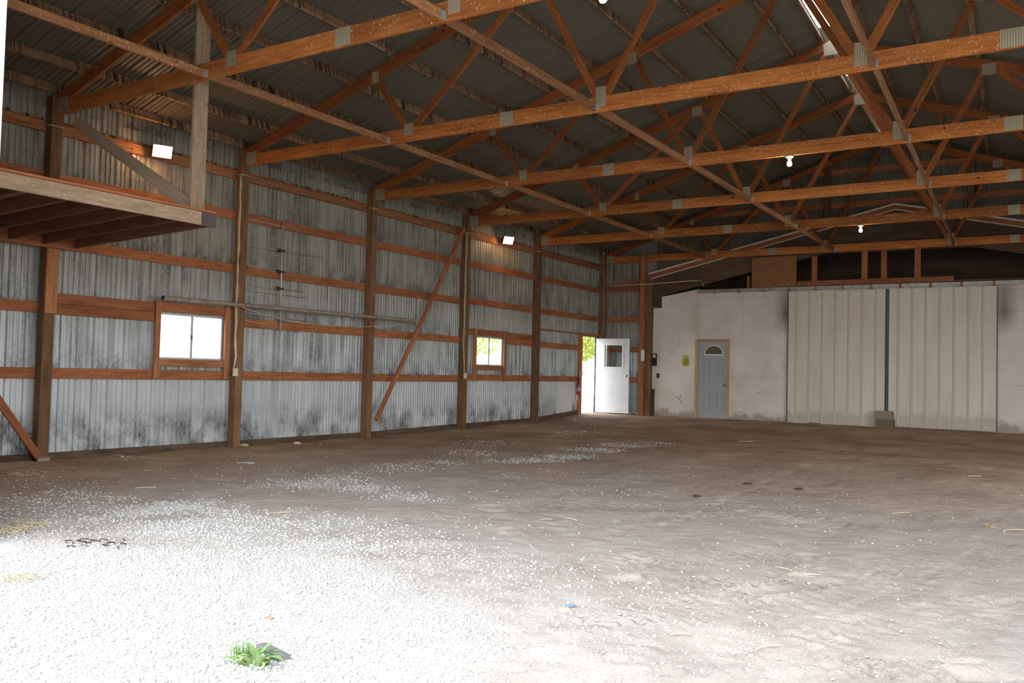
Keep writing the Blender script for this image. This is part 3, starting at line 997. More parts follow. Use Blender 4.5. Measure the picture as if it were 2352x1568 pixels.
# ------------------------------------------------------------------ open side door
D = empty('door_1', (-.08, 15.56, .22))
tag(D, 'white steel door standing open against the far wall, square window in it', 'door', kind='structure')
yl = 15.52
x0, x1, z0, z1 = -.10, .905, .235, 2.27
wx0, wx1, wz0, wz1 = .165, .70, 1.49, 2.09
m = MB()
for a, b, c, d in ((x0, wx0, z0, z1), (wx1, x1, z0, z1), (wx0, wx1, z0, wz0), (wx0, wx1, wz1, z1)):
    m.box((a, yl, c), (b, yl + .044, d))
leaf1 = m.build('door_leaf', M['door_white'], D)
m = MB()
for a, b, c, d in ((wx0 - .045, wx0 + .005, wz0 - .045, wz1 + .045), (wx1 - .005, wx1 + .045, wz0 - .045, wz1 + .045), (wx0 + .005, wx1 - .005, wz0 - .045, wz0 + .005), (wx0 + .005, wx1 - .005, wz1 - .005, wz1 + .045)):
    m.box((a, yl - .014, c), (b, yl - .0005, d))
wt1 = m.build('window_trim', M['white'], leaf1)
m = MB(); m.box((wx0, yl + .018, wz0), (wx1, yl + .024, wz1)); m.build('pane', M['glass'], leaf1)
m = MB(); m.lathe([(.0, .075), (.022, .073), (.032, .06), (.03, .045), (.014, .035), (.012, .008), (.034, .006), (.035, 0)], (.835, yl, 1.25), 1, 18, -1)
m.build('knob', M['chrome'], leaf1)
for z in (.45, 1.25, 2.08):
    m = MB(); m.tube([(x0 - .006, yl - .006, z - .05), (x0 - .006, yl - .006, z + .05)], .008); m.build('hinge', M['galv'], leaf1)
m = MB(); m.box((x0, yl + .002, z0 - .03), (x1, yl + .04, z0 - .001)); m.build('door_sweep', M['black'], leaf1)

# ------------------------------------------------------------------ partition of the older building
Y0, Y1 = YE, YE + .03
zb = .12
def ph(x): return min(3.42 + (x - 1.67) * .175, 3.60)
m = MB()
GDX0, GDX1, GDZ1 = 2.72, 3.51, 2.215
m.prism([(1.43, zb), (GDX0, zb), (GDX0, 3.60), (2.70, 3.60), (1.67, 3.42), (1.67, 3.12), (1.43, 3.12)], 1, Y0, Y1)
m.prism([(GDX0, GDZ1), (GDX1, GDZ1), (GDX1, 3.50), (GDX0, 3.50)], 1, Y0, Y1)
m.prism([(GDX1, zb), (13.6, zb), (13.6, 3.50), (GDX1, 3.50)], 1, Y0, Y1)
part = T('wall_partition', m, M['white_wall'], 'white painted plywood partition wall across the far end', 'wall', kind='structure')
seams = [(1.43, 2.69, 2.59, 2.593), (2.695, 2.70, 2.28, 3.5), (3.895, 3.90, 2.26, 3.42), (2.70, 5.04, 3.35, 3.354), (3.57, 3.95, 2.245, 2.249), (3.57, 5.04, 1.30, 1.303), (9.70, 12, 1.26, 1.264), (9.7, 12, 2.9, 2.905), (9.7, 12, 3.38, 3.386)]
sm = simple('seam_dark', (.30, .23, .19), .8)
m = MB()
for a, b, c, d in seams: m.box((a, Y0 - .0015, c), (b, Y0 - .0002, d))
T('trim_4', m, sm, 'dark seams between the sheets of the white partition', 'seam', kind='structure')
# a crack and chips in the painted wall
m = MB()
c0 = on(*(1561, 917), 1, Y0)
for pts in ([(1564, 908), (1560, 917), (1563, 921), (1567, 927)], [(1550, 911), (1560, 913)], [(1738, 902), (1745, 903)]):
    m.tube([tuple(on(u, v, 1, Y0 - .002)) for u, v in pts], .006, 5)
T('trim_5', m, simple('crack_dark', (.10, .06, .05), .9), 'jagged crack in the lower part of the white partition', 'crack', kind='structure')
# dark plywood patch at the foot of the partition's left edge and the notch piece above
m = MB(); m.box((1.43, YE - .022, .12), (1.512, YE - .002, .92))
T('plywood_patch', m, M['gable'], 'narrow dark plywood patch at the low left corner of the partition', 'board')
m = MB(); m.box((1.43, YE + .032, 3.08), (1.69, YE + .05, 3.5))
T('trim_6', m, M['gable'], 'dark board showing in the notch of the partition', 'trim', kind='structure')

# gable boards over the partition
def band(xa, xb, n, f0, f1, y0, y1):
    m = MB()
    pts0 = [(xa + (xb - xa) * i / n, f0(xa + (xb - xa) * i / n)) for i in range(n + 1)]
    pts1 = [(xa + (xb - xa) * i / n, f1(xa + (xb - xa) * i / n)) for i in range(n + 1)]
    m.prism(pts0 + pts1[::-1], 1, y0, y1)
    return m
for xa, xb, lab in ((1.44, 2.69, 'leftmost, above the notch'), (2.695, 4.10, 'above the grey door'), (4.105, 5.9, 'above the loft board'), (5.905, 7.498, 'just left of the peak'), (7.502, 9.1, 'just right of the peak'), (9.105, 11.5, 'on the right slope')):
    lo = (lambda x: max(hole_top(x), 3.3))
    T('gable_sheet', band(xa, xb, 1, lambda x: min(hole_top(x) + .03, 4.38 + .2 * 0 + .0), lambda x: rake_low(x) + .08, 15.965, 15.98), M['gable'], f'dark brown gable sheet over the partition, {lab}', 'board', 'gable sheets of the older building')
# barge boards with pale drip edges
for sgn, lab in ((0, 'left'), (1, 'right')):
    X = (lambda x: x) if sgn == 0 else (lambda x: 15.0 - x)
    root = empty('barge_board', (X(4.0), 15.93, 4.6))
    tag(root, f'brown barge board with pale edge strips on the {lab} slope above the partition', 'board', 'barge boards of the older roof')
    f0, f1 = (lambda x: rake_low(x) + .012), (lambda x: rake_top(x) - .032)
    xa, xb = (1.26, 7.499) if sgn == 0 else (7.501, 13.6)
    band(xa, xb, 1, f0, f1, 15.915, 15.945).build('board', M['girt'], root)
    band(xa, xb, 1, lambda x: rake_top(x) - .031, lambda x: rake_top(x) + .012, 15.895, 15.96).build('drip_edge', M['drip'], root)
    band(xa + .08 if sgn == 0 else xa, xb if sgn == 0 else xb - .08, 1, lambda x: rake_low(x) - .012, lambda x: rake_low(x) + .011, 15.905, 15.95).build('lower_strip', M['drip'], root)
# loft opening behind: studs, plate, boards, dark room
for x0_, x1_, lab in ((3.98, 4.05, 'thin stud left of the particle board'), (5.60, 5.73, 'stud right of the particle board'), (6.76, 6.90, 'stud in the dark loft opening, left of the close pair'), (7.20, 7.33, 'stud in the dark loft opening, middle one'), (7.93, 8.06, 'rightmost stud in the dark loft opening')):
    m = MB(); m.box((x0_, 15.92, 3.585), (x1_, 15.958, hole_top(min(x0_, 15 - x1_)) if x0_ < 5.8 and x0_ > 4.5 else (3.90 if x0_ < 4.5 else 4.42)))
    T('wall_stud', m, M['girt'], lab, 'stud', 'studs in the loft opening')
m = MB(); m.box((5.25, 15.885, 3.595), (8.76, 15.915, 3.72))
T('bottom_plate', m, M['girt'], 'brown plate board lying under the studs of the loft opening', 'board')
m = MB(); m.box((8.765, 15.885, 3.595), (11.0, 15.915, 3.63))
T('bottom_plate', m, M['gable'], 'lower dark plate board right of the studs', 'board')
m = MB(); m.box((4.12, 15.865, 3.583), (5.24, 15.88, 4.36))
T('particle_board', m, M['osb'], 'rust brown particle board sheet standing on the door track', 'board')
# the dark loft room behind the opening
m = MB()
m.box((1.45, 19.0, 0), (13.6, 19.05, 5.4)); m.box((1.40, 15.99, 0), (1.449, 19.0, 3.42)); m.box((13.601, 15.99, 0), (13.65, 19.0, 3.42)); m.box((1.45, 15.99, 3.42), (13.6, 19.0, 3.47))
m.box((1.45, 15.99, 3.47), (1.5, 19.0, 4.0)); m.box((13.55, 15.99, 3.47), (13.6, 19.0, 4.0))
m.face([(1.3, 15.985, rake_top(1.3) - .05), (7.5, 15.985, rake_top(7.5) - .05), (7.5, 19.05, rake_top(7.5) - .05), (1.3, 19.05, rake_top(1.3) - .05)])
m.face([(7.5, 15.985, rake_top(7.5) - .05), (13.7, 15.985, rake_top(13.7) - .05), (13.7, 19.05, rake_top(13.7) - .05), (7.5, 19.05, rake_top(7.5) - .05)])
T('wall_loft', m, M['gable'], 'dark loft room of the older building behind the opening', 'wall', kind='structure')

# sliding door track
TR = empty('door_track', (6.4, 15.83, 3.52))
tag(TR, 'pale galvanized sliding door track along the top of the partition', 'track')
m = MB(); m.box((2.70, 15.80, 3.525), (13.5, 15.862, 3.575)); m.box((2.70, 15.80, 3.49), (13.5, 15.806, 3.5245)); m.box((2.70, 15.856, 3.49), (13.5, 15.862, 3.5245)); rail_ = m.build('rail', M['galv'], TR)
for i in range(17):
    x = 3.12 + .64 * i
    m = MB(); m.box((x, 15.793, 3.478), (x + .09, 15.867, 3.487)); m.box((x + .02, 15.793, 3.487), (x + .07, 15.799, 3.575)); m.build('track_bracket', M['jamb'], rail_)

# sliding doors
def slide(name, xa, xb, za, zc, ribs, lab):
    root = empty(name, ((xa + xb) / 2, 15.83, za))
    tag(root, lab, 'door', 'sliding doors', kind='structure')
    y = 15.81
    m = MB(); m.prism([(xa + .02, za), (xb - .02, za + (gz0 if False else 0)), (xb - .02, zc), (xa + .02, zc)] if name != 'door_3' else
                      [(xa + .02, za), (5.57, za - .0), (5.59, za + .045), (5.88, za + .04), (5.89, za), (xb - .02, za), (xb - .02, zc), (xa + .02, zc)], 1, y, y + .03)
    dp_ = m.build('door_panel', M['slide'], root)
    m = MB()
    for x in ribs:
        z0_ = za + (.05 if name == 'door_3' and 5.55 < x < 5.9 else .0)
        pr = [(x - .026, y - .0008), (x - .012, y - .020), (x + .012, y - .020), (x + .026, y - .0008)]
        for i in range(3):
            (a, ya), (b, yb) = pr[i], pr[i+1]
            m.face([(a, ya, z0_), (b, yb, z0_), (b, yb, zc), (a, ya, zc)])
        m.face([(pr[0][0], pr[0][1], z0_), (pr[1][0], pr[1][1], z0_), (pr[2][0], pr[2][1], z0_), (pr[3][0], pr[3][1], z0_)][::-1])
        m.face([(pr[0][0], pr[0][1], zc), (pr[1][0], pr[1][1], zc), (pr[2][0], pr[2][1], zc), (pr[3][0], pr[3][1], zc)])
    m.build('panel_ribs', M['slide_rib'], dp_)
    for a, b in ((xa, xa + .019), (xb - .019, xb)):
        m = MB(); m.box((a, y - .012, za), (b, y + .04, zc)); m.build('edge_strip', M['blue'], root)
    m = MB(); m.box((xa + .02, y + .031, zc - .12), (xb - .02, y + .045, zc + .005)); m.build('top_rail', M['girt'], root)
slide('door_3', 5.06, 7.345, .19, 3.455, [5.28 + .306 * i for i in range(7)], 'left panel of the ribbed white sliding door, dented at its foot')
slide('door_4', 7.39, 9.64, .235, 3.455, [7.61 + .290 * i for i in range(7)], 'right panel of the ribbed white sliding door')
m = MB(); m.box((7.347, 15.822, .2), (7.389, 15.85, 3.46))
T('trim_7', m, M['blue'], 'dark blue strip in the gap between the two sliding door panels', 'trim', kind='structure')

# ------------------------------------------------------------------ grey entry door
D = empty('door_2', (3.11, YE, .2))
tag(D, 'closed grey panelled door with arched fanlight in the white partition', 'door', kind='structure')
dz0, dz1 = .205, 2.205
yd = YE - .012
# leaf with recessed panels
def leaf_panels():
    m = MB()
    pans = [(2.865, 3.055, 1.15, 1.75), (3.235, 3.425, 1.15, 1.75), (2.865, 3.085, .45, .95), (3.235, 3.445, .45, .95)]
    m.box((2.725, yd, dz0), (3.505, yd + .04, dz1))
    for a, b, c, d in pans:
        fr = .018
        for q in ((a, c, b, c + fr), (a, d - fr, b, d), (a, c + fr, a + fr, d - fr), (b - fr, c + fr, b, d - fr)):
            m.box((q[0], yd - .014, q[1]), (q[2], yd - .0005, q[3]))
        m.box((a + .045, yd - .010, c + .045), (b - .045, yd - .0005, d - .045))
    return m
leaf2 = leaf_panels().build('door_leaf', M['door_grey'], D)
fcx, fz, fr_ = 3.155, 1.86, .262
arc = [(fcx + fr_ * math.cos(a), fz + fr_ * math.sin(a)) for a in np.linspace(0, math.pi, 25)]
arc_in = [(fcx + (fr_ - .03) * math.cos(a), fz + .022 + (fr_ - .05) * math.sin(a)) for a in np.linspace(math.pi, 0, 25)]
m = MB()
for i in range(24):
    j = 24 - i
    m.prism([arc[i], arc[i+1], arc_in[j-1], arc_in[j]], 1, yd - .016, yd - .0005)
m.prism([(fcx - fr_, fz - .012), (fcx + fr_, fz - .012), (fcx + fr_ - .03, fz + .022), (fcx - fr_ + .03, fz + .022)], 1, yd - .0165, yd - .0005)
m.build('fanlight_frame', M['white'], leaf2)
def fan_mat():
    t = NT('fanlight_glass')
    return t.fin((.13, .125, .085), .12, 0, .6)
m = MB(); m.prism(arc_in, 1, yd - .008, yd - .001); m.build('pane', fan_mat(), leaf2)
for a, b, c, d in ((2.655, 2.722, .19, 2.275), (3.508, 3.575, .19, 2.275), (2.722, 3.508, 2.208, 2.275)):
    m = MB(); m.box((a, YE - .035, c), (b, YE - .0015, d)); m.build('casing', M['casing'], D)
m = MB(); m.lathe([(.0, .07), (.022, .068), (.031, .055), (.029, .042), (.013, .034), (.012, .008), (.03, .006), (.031, 0)], (3.455, yd, 1.075), 1, 18, -1)
m.build('knob', M['brass'], leaf2)
m = MB(); m.box((2.72, YE - .05, .16), (3.51, YE - .001, .2)); m.build('threshold', M['alu'], D)

# ------------------------------------------------------------------ things on the walls
# yellow notice
N = empty('notice_sheet', (2.38, YE - .003, 1.55))
tag(N, 'small yellow paper notice with black lines of text left of the grey door', 'notice')
m = MB(); m.box((2.265, YE - .0045, 1.545), (2.50, YE - .003, 1.85)); m.build('border', M['white'], N)
m = MB(); m.box((2.28, YE - .006, 1.555), (2.485, YE - .0047, 1.785)); m.box((2.30, YE - .006, 1.79), (2.465, YE - .0047, 1.84)); m.build('paper', M['yellow'], N)
m = MB(); m.prism([(2.383 + .078 * math.cos(a), 1.815 + .012 * math.sin(a)) for a in np.linspace(0, 2*math.pi, 20)[:-1]], 1, YE - .0072, YE - .0062); m.build('heading', M['yellow2'], N)
def text(s_, size, loc, mat, parent, name, bold=0.0):
    cu = bpy.data.curves.new(name, 'FONT'); cu.body = s_; cu.size = size; cu.align_x = 'CENTER'; cu.extrude = .0004; cu.offset = bold
    to = bpy.data.objects.new(name, cu); COL.objects.link(to)
    bpy.context.view_layer.update()
    me_ = bpy.data.meshes.new_from_object(to.evaluated_get(bpy.context.evaluated_depsgraph_get()))
    bpy.data.objects.remove(to)
    o = bpy.data.objects.new(name, me_); COL.objects.link(o)
    me_.materials.append(mat)
    o.parent = parent
    o.location = Vector(loc) - Vector(wloc(parent))
    o.rotation_euler = (math.pi / 2, 0, 0)
    return o
for i, ln in enumerate(['DOORS', 'CLOSED', 'ACTIVITIES', 'IN PROGRESS', 'PLEASE DO', 'COME BACK', 'SOON']):
    text(ln, .030, (2.383, YE - .0066, 1.752 - .0300 * i), M['ink'], N, 'lettering', .0008)
# telephone, switches, thermometer
Ph = empty('wall_telephone', (1.50, YE - .03, 1.55))
tag(Ph, 'black wall telephone box with pale panel at the left of the partition', 'telephone')
m = MB(); m.box((1.445, YE - .055, 1.545), (1.565, YE - .002, 1.885)); m.build('body', M['black'], Ph)
m = MB(); m.box((1.462, YE - .060, 1.765), (1.548, YE - .0555, 1.86)); m.build('screen', M['labelw'], Ph)
m = MB(); m.tube([(1.49, YE - .07, 1.59), (1.49, YE - .085, 1.65), (1.49, YE - .07, 1.72)], .016, 8); m.build('handset', M['black'], Ph)
m = MB(); m.box((1.56, YE - .012, 1.225), (1.645, YE - .001, 1.345)); m.box((1.592, YE - .02, 1.27), (1.612, YE - .0125, 1.30))
T('switch_plate', m, M['brownplate'], 'dark brown switch plate on the white partition below the telephone', 'switch')
Th = empty('thermometer', (1.19, 15.69, 1.74))
tag(Th, 'slim pale thermometer on the brown far wall post', 'thermometer')
pa = on(1472, 803, 1, 15.69); pb = on(1480, 829, 1, 15.69)
m = MB(); m.box((pa[0], 15.685, pb[2]), (pb[0], 15.698, pa[2])); m.build('body', M['ivory'], Th)
m = MB(); m.box((pa[0] + .018, 15.6825, pb[2] + .05), (pb[0] - .018, 15.6848, pa[2] - .02)); m.build('scale', M['white'], Th)
for v, lab in ((852, 'upper cream light switch beside the open white door'), (868, 'lower cream light switch beside the open white door')):
    p = on(1468, v, 1, 15.75)
    m = MB(); m.box((p[0] - .03, 15.735, p[2] - .055), (p[0] + .03, 15.752, p[2] + .055)); m.box((p[0] - .008, 15.726, p[2] - .018), (p[0] + .008, 15.7345, p[2] + .018))
    T('light_switch', m, M['ivory'], lab, 'switch', 'light switches on the far post')
m = MB(); m.box((1.03, 15.753, 1.08), (1.098, 15.80, 1.42))
T('switch_backing', m, M['jamb'], 'small board behind the two light switches', 'board')

# outlets
for (yy, z, lab) in ((2.955, 1.165, 'cream outlet box on the post beside the larger window'), (9.10, 1.175, 'cream outlet box on the post left of the smaller window'), (14.63, 1.29, 'cream outlet box on the stud left of the open door')):
    xx = .001 if yy < 14 else -.099
    m = MB(); m.box((xx, yy - .035, z - .06), (xx + .05, yy + .035, z + .06)); m.box((xx + .0505, yy - .02, z - .045), (xx + .056, yy + .02, z + .045))
    T('outlet_box', m, M['ivory'], lab, 'outlet', 'outlet boxes on the left wall')

# fire extinguisher
FE = empty('fire_extinguisher', (-.05, 14.42, .70))
tag(FE, 'red fire extinguisher hanging left of the open side door', 'fire extinguisher')
fy, fx = 14.43, -.045
m = MB(); m.lathe([(.0, .0), (.05, .0), (.055, .02), (.055, .30), (.045, .345), (.022, .37), (.018, .39)], (fx, fy, .72), 2, 18); cyl_ = m.build('tank', M['red'], FE)
m = MB(); m.lathe([(.0557, .10), (.0565, .10), (.0565, .20), (.0557, .20)], (fx, fy, .72), 2, 18); m.build('paper_label', M['labelw'], cyl_)
m = MB(); m.box((fx - .02, fy - .02, 1.112), (fx + .02, fy + .02, 1.15)); m.box((fx - .012, fy - .09, 1.15), (fx + .012, fy + .03, 1.165)); m.box((fx - .01, fy - .08, 1.118), (fx + .01, fy - .022, 1.13)); m.build('valve_handle', M['black'], FE)
m = MB(); m.tube([(fx, fy - .02, 1.13), (fx + .03, fy - .10, 1.10), (fx + .035, fy - .13, 1.0), (fx + .03, fy - .15, .9)], .011, 8); m.build('hose', M['black'], FE)
m = MB(); m.box((fx - .052, fy - .03, .60), (fx - .03, fy - .015, .73)); m.box((fx - .052, fy + .0, .56), (fx - .03, fy + .012, .72)); m.build('tag_strip', M['white'], FE)
# newer pale sheet patches low on the wall beside the door
m = MB(); sheet_wall(m, 0, -.176, 13.47, 14.32, lambda a, b: [(.19, 1.085, .19, 1.085)], -1)
T('wall_patch', m, simple('new_sheet', (.62, .63, .64), .45, .2), 'clean pale sheet of metal patching the wall left of the door', 'sheet')
# antenna hung on the wall
A = empty('television_antenna', (-.08, 3.92, 1.84))
tag(A, 'old television antenna hung upright on the left wall with thin crossbars', 'antenna')
xa_ = -.09
m = MB(); m.tube([(xa_, 3.95, 1.84), (xa_, 3.93, 2.7), (xa_, 3.925, 3.66)], .017, 8); m.build('mast', M['antenna'], A)
for i, (za, ya, zb_, yb, z) in enumerate(((3.19, 3.14, 3.20, 4.85, 0), (2.88, 3.14, 2.77, 4.5, 0), (2.565, 3.36, 2.555, 4.46, 0), (2.475, 3.30, 2.46, 4.54, 0), (3.61, 3.14, 3.585, 4.86, 0), (2.10, 3.30, 2.06, 4.6, 0), (1.99, 3.2, 1.86, 4.4, 0))):
    m = MB(); m.tube([(xa_ - .022, ya, za), (xa_ - .022, yb, zb_)], .006, 6); m.build('crossbar', M['antenna'], A)
for z in (3.19, 2.84, 2.56):
    m = MB(); m.box((xa_ - .034, 3.85, z - .03), (xa_ - .012, 3.915, z + .03)); m.box((xa_ - .016, 3.86, z - .02), (xa_ + .02, 3.975, z + .015)); m.build('clip', M['antenna_clip'], A)
# long pipe hung across the posts
Pp = empty('steel_pipe', (.06, 4.4, 2.2))
tag(Pp, 'long rusty steel pipe hung level across two left wall posts', 'pipe')
m = MB()
n = 16
po = [(.055, 1.60 + (7.30 - 1.60) * i / 20, 2.205 + .035 * i / 20) for i in range(21)]
m.tube(po, .033, 14, cap=False); m.build('tube', M['pipe'], Pp)
for pt, sg in ((po[0], -1), (po[-1], 1)):
    m = MB(); m.lathe([(.033, 0), (.033, .004), (.026, .004), (.026, -.05), (0, -.05)], pt, 1, 14, sg); m.build('open_end', M['black'], Pp)
for y in (S, 2*S):
    m = MB(); m.tube([(.002, y, 2.16), (.05, y, 2.155), (.095, y, 2.18), (.10, y, 2.24)], .007, 6); m.build('hook', M['tin'], Pp)
# rope strung under the pipe
m = MB(); rp = [on(u, v, 0, .105) for u, v in ((557, 705), (600, 720), (650, 733), (700, 742), (760, 748), (820, 750), (880, 749), (952, 741))]
m.tube(rp, .006, 6)
rp2 = [on(u, v, 0, .105) for u, v in ((860, 751), (880, 752), (910, 748), (953, 738))]
m.tube(rp2, .005, 6)
T('rope', m, M['cable'], 'thin pale rope sagging below the long pipe', 'rope')

# ------------------------------------------------------------------ wiring
def cable(name, pts, r, mat, lab):
    m = MB(); m.tube(pts, r, 6)
    return T(name, m, mat, lab, 'cable', 'cables stapled to the walls')
def wig(y0, y1, z0, z1, x, n=14, amp=.012, seed=1):
    rr = random.Random(seed)
    return [(x, y0 + (y1 - y0)*i/n, z0 + (z1 - z0)*i/n + (rr.random() - .5) * 2 * amp) for i in range(n + 1)]
for b in range(6):
    ya, yb = bays[b][0] + .08, bays[b][1] - .08
    cable('wall_cable', wig(ya, yb, 4.285, 4.275, -.134, 12, .012, b), .0065, M['cable_tan'], f'upper cable along the top girt of the left wall {bayname[b]}')
    if b in (1, 2, 3, 4):
        cable('wall_cable', wig(ya, yb, 4.243, 4.235, -.134, 12, .012, b + 20), .0065, M['cable_tan'], f'lower cable along the top girt of the left wall {bayname[b]}')
for k in (0, 1, 2, 3, 4):
    y = PY[k]
    m = MB(); m.tube([(-.134, y - .079, 4.27), (.008, y - .079, 4.26), (.008, y + .079, 4.26), (-.134, y + .079, 4.27)], .0075, 6)
    T('wall_cable', m, M['cable'], f'cable wrapping the {ORD[k]} left wall post near its top', 'cable', 'cables stapled to the walls')
for y, lab, zt in ((PY[1] - .085, 'beside the larger window', 4.25), (PY[3] - .082, 'left of the smaller window', 4.25)):
    yo = 2.955 if y < 5 else 9.10
    m = MB()
    for dx in (.0, .02):
        rr = random.Random(int(y * 10) + int(dx * 100))
        m.tube([(-.02 + dx + (rr.random() - .5)*.012, y - .006 + (rr.random() - .5)*.02, zt - (zt - 1.6)*i/16) for i in range(17)] + [(.01 + dx*.5, y - .0, 1.4), (.02, yo - .04, 1.19)], .011 if y < 5 else .008, 6)
    T('wall_cable', m, M['cable'], f'pale cables running down the post {lab} to an outlet', 'cable', 'cables stapled to the walls')
m = MB(); m.tube([(-.02, 15.72, 4.12), (.01, 15.725, 3.8), (.008, 15.722, 3.2), (.008, 15.724, 2.46)], .009, 6)
T('wall_cable', m, M['cable'], 'pale cable running down the far corner post', 'cable', 'cables stapled to the walls')
pe = [on(u, v, 1, 15.69) for u, v in ((1386, 657), (1420, 655), (1471, 652), (1490, 652), (1560, 646), (1605, 643), (1613, 647), (1617, 658))]
m = MB(); m.tube(pe, .008, 6); m.tube([tuple(np.array(p) + (0, 0, -.02)) for p in pe[:-2]], .007, 6)
T('wall_cable', m, M['cable'], 'pair of cables crossing the far wall above the partition', 'cable', 'cables stapled to the walls')
# lamp cable lying along the middle line of braces
m = MB()
rr = random.Random(5)
m.tube([(6.112, .03 + (9.1 - .03)*i/40, HB + .075 + (rr.random() - .5) * .02) for i in range(41)], .006, 6)
T('wall_cable', m, M['cable'], 'pale lamp cable strung along the middle line of braces', 'cable', 'cables stapled to the walls')

# ------------------------------------------------------------------ lamps
def flood(u, v, lab, pw):
    p = on(u, v, 0, .08)
    root = empty('flood_lamp', p)
    tag(root, lab, 'lamp', 'halogen flood lamps')
    y, z = p[1], p[2]
    # the lamp tips down and a little towards the camera
    n = np.array([.80, -.38, -.46]); n /= np.linalg.norm(n)
    up = np.array([0, 0, 1.0]); up = up - n * (up @ n); up /= np.linalg.norm(up)
    sd = np.cross(up, n)
    c = np.array([.08, y, z])
    w, h = .13, .088
    def Q(a, b, d): return c + sd * a + up * b + n * d
    m = MB()
    F = [Q(-w, -h, 0), Q(w, -h, 0), Q(w, h, 0), Q(-w, h, 0)]
    B = [Q(-w*.6, -h*.5, -.10), Q(w*.6, -h*.5, -.10), Q(w*.6, h*.6, -.10), Q(-w*.6, h*.6, -.10)]
    for i in range(4):
        j = (i + 1) % 4
        m.face([F[i], B[i], B[j], F[j]])
    m.face(B)
    m.build('housing', M['black'], root)
    m = MB(); m.face([Q(-w*.97, -h*.96, .002), Q(w*.97, -h*.96, .002), Q(w*.97, h*.96, .002), Q(-w*.97, h*.96, .002)])
    m.face([Q(-w*.97, -h*.96, -.002), Q(w*.97, -h*.96, -.002), Q(w*.97, h*.96, -.002), Q(-w*.97, h*.96, -.002)][::-1])
    m.build('glass', M['flood'], root)
    m = MB(); m.tube([tuple(Q(0, 0, -.10)), (-.06, y, z - .01), (-.139, y, z - .01)], .014, 8); m.build('arm', M['tin'], root)
    li = bpy.data.lights.new('flood_lamp_light', 'POINT'); li.energy = pw; li.color = (1.0, .50, .18); li.shadow_soft_size = .06
    lo = bpy.data.objects.new('flood_lamp_light', li); COL.objects.link(lo)
    lo.location = tuple(Q(0, 0, .10)); 
flood(373, 348, 'lit halogen flood lamp above the loft, nearer the camera', 9)
flood(1168, 552, 'lit halogen flood lamp above the smaller window', 8)


def bulb(x, k, lab, pw):
    y = TY[k]
    root = empty('ceiling_bulb', (x, y, HB))
    tag(root, lab, 'lamp', 'bare bulbs under the trusses')
    m = MB(); m.lathe([(0, 0), (.055, 0), (.057, .012), (.05, .025), (.03, .032), (.028, .05), (0, .05)], (x, y, HB - .002), 2, 20, -1); m.build('lamp_holder', M['porcelain'], root)
    m = MB(); m.lathe([(.014, .05), (.016, .062), (.027, .082), (.034, .105), (.033, .125), (.022, .143), (0, .15)], (x, y, HB - .002), 2, 20, -1); m.build('bulb', M['bulb'], root)
    li = bpy.data.lights.new('bulb_light', 'POINT'); li.energy = pw; li.color = (1.0, .80, .58); li.shadow_soft_size = .04
    lo = bpy.data.objects.new('bulb_light', li); COL.objects.link(lo); lo.location = (x, y, HB - .22)
bulb(7.62, 2, 'bare lit bulb under the third truss, the nearer one in view', 9)
bulb(7.43, 4, 'bare lit bulb under the fifth truss, above the sliding doors', 9)
p0 = on(1385, -6, 1, TY[0])
bulb(float(p0[0]), 0, 'bare lit bulb at the top edge of the photo under the first truss', 9)

# ------------------------------------------------------------------ blocks and litter
def block(x0, x1, y0, y1, z0, z1, mat, lab):
    m = MB()
    b = .008
    m.prism([(x0+b, z0), (x1-b, z0), (x1, z0+b), (x1, z1-b), (x1-b*2, z1), (x0+b, z1), (x0, z1-b), (x0, z0+b)], 1, y0, y1)
    return T('concrete_block', m, mat, lab, 'block', 'blocks at the sliding doors')
gzb = float(height(np.array([7.35]), np.array([15.6]))[0])
block(7.175, 7.56, 15.57, 15.77, gzb - .01, gzb + .183, M['concrete_dark'], 'lower darker concrete block on the dirt before the sliding doors')
block(7.155, 7.535, 15.575, 15.765, gzb + .185, gzb + .375, M['concrete'], 'upper paler concrete block stacked before the sliding doors')


def gp(u, v):
    x, y = G(u, v)
    return np.array([x, y, float(height(np.array([x]), np.array([y]))[0])])
# scrap of wood by the weed
a, b = gp(600, 1492), gp(655, 1520)
m = MB(); m.beam(a + (0, 0, .022), b + (0, 0, .014), .052, .024, (0.1, 0, 1)); 
T('wood_scrap', m, M['scrap'], 'weathered grey wood scrap lying behind the green weed', 'wood scrap')
# weed
wd = empty('weed', gp(588, 1518)); tag(wd, 'small green weed growing in the white gravel at the bottom left', 'weed')
rw = random.Random(3)
base = gp(585, 1524)
def blade(m, p, az, L, w, lift, curl):
    d = np.array([math.cos(az), math.sin(az), 0]); s_ = np.array([-math.sin(az), math.cos(az), 0])
    prev = None
    for i in range(7):
        t = i / 6
        c = p + d * L * t + np.array([0, 0, lift * math.sin(t * math.pi * curl)])
        ww = w * (math.sin(math.pi * min(.98, .12 + t * .88)) ** .7) * (1 + .25 * (-1) ** i)
        q = (c - s_ * ww, c + np.array([0, 0, -.15 * ww]), c + s_ * ww)
        if prev:
            m.face([prev[0], prev[1], q[1], q[0]], smooth=True); m.face([prev[1], prev[2], q[2], q[1]], smooth=True)
        prev = q
for i in range(22):
    m = MB(); az = rw.random() * 6.28
    off = np.array([rw.uniform(-.03, .05), rw.uniform(-.03, .03), 0.0])
    blade(m, base + off, az, rw.uniform(.07, .14), rw.uniform(.008, .018), rw.uniform(.03, .08), rw.uniform(.5, .8)); m.build('leaf', M['weed'], wd)
fb = gp(553, 1518)
m = MB()
for i in range(60):
    az = rw.random() * 6.28; blade(m, fb + np.array([rw.uniform(-.03, .03), rw.uniform(-.03, .03), 0]), az, rw.uniform(.015, .04), .0022, rw.uniform(.03, .08), .55)
m.build('feathery_sprigs', M['weed'], wd)

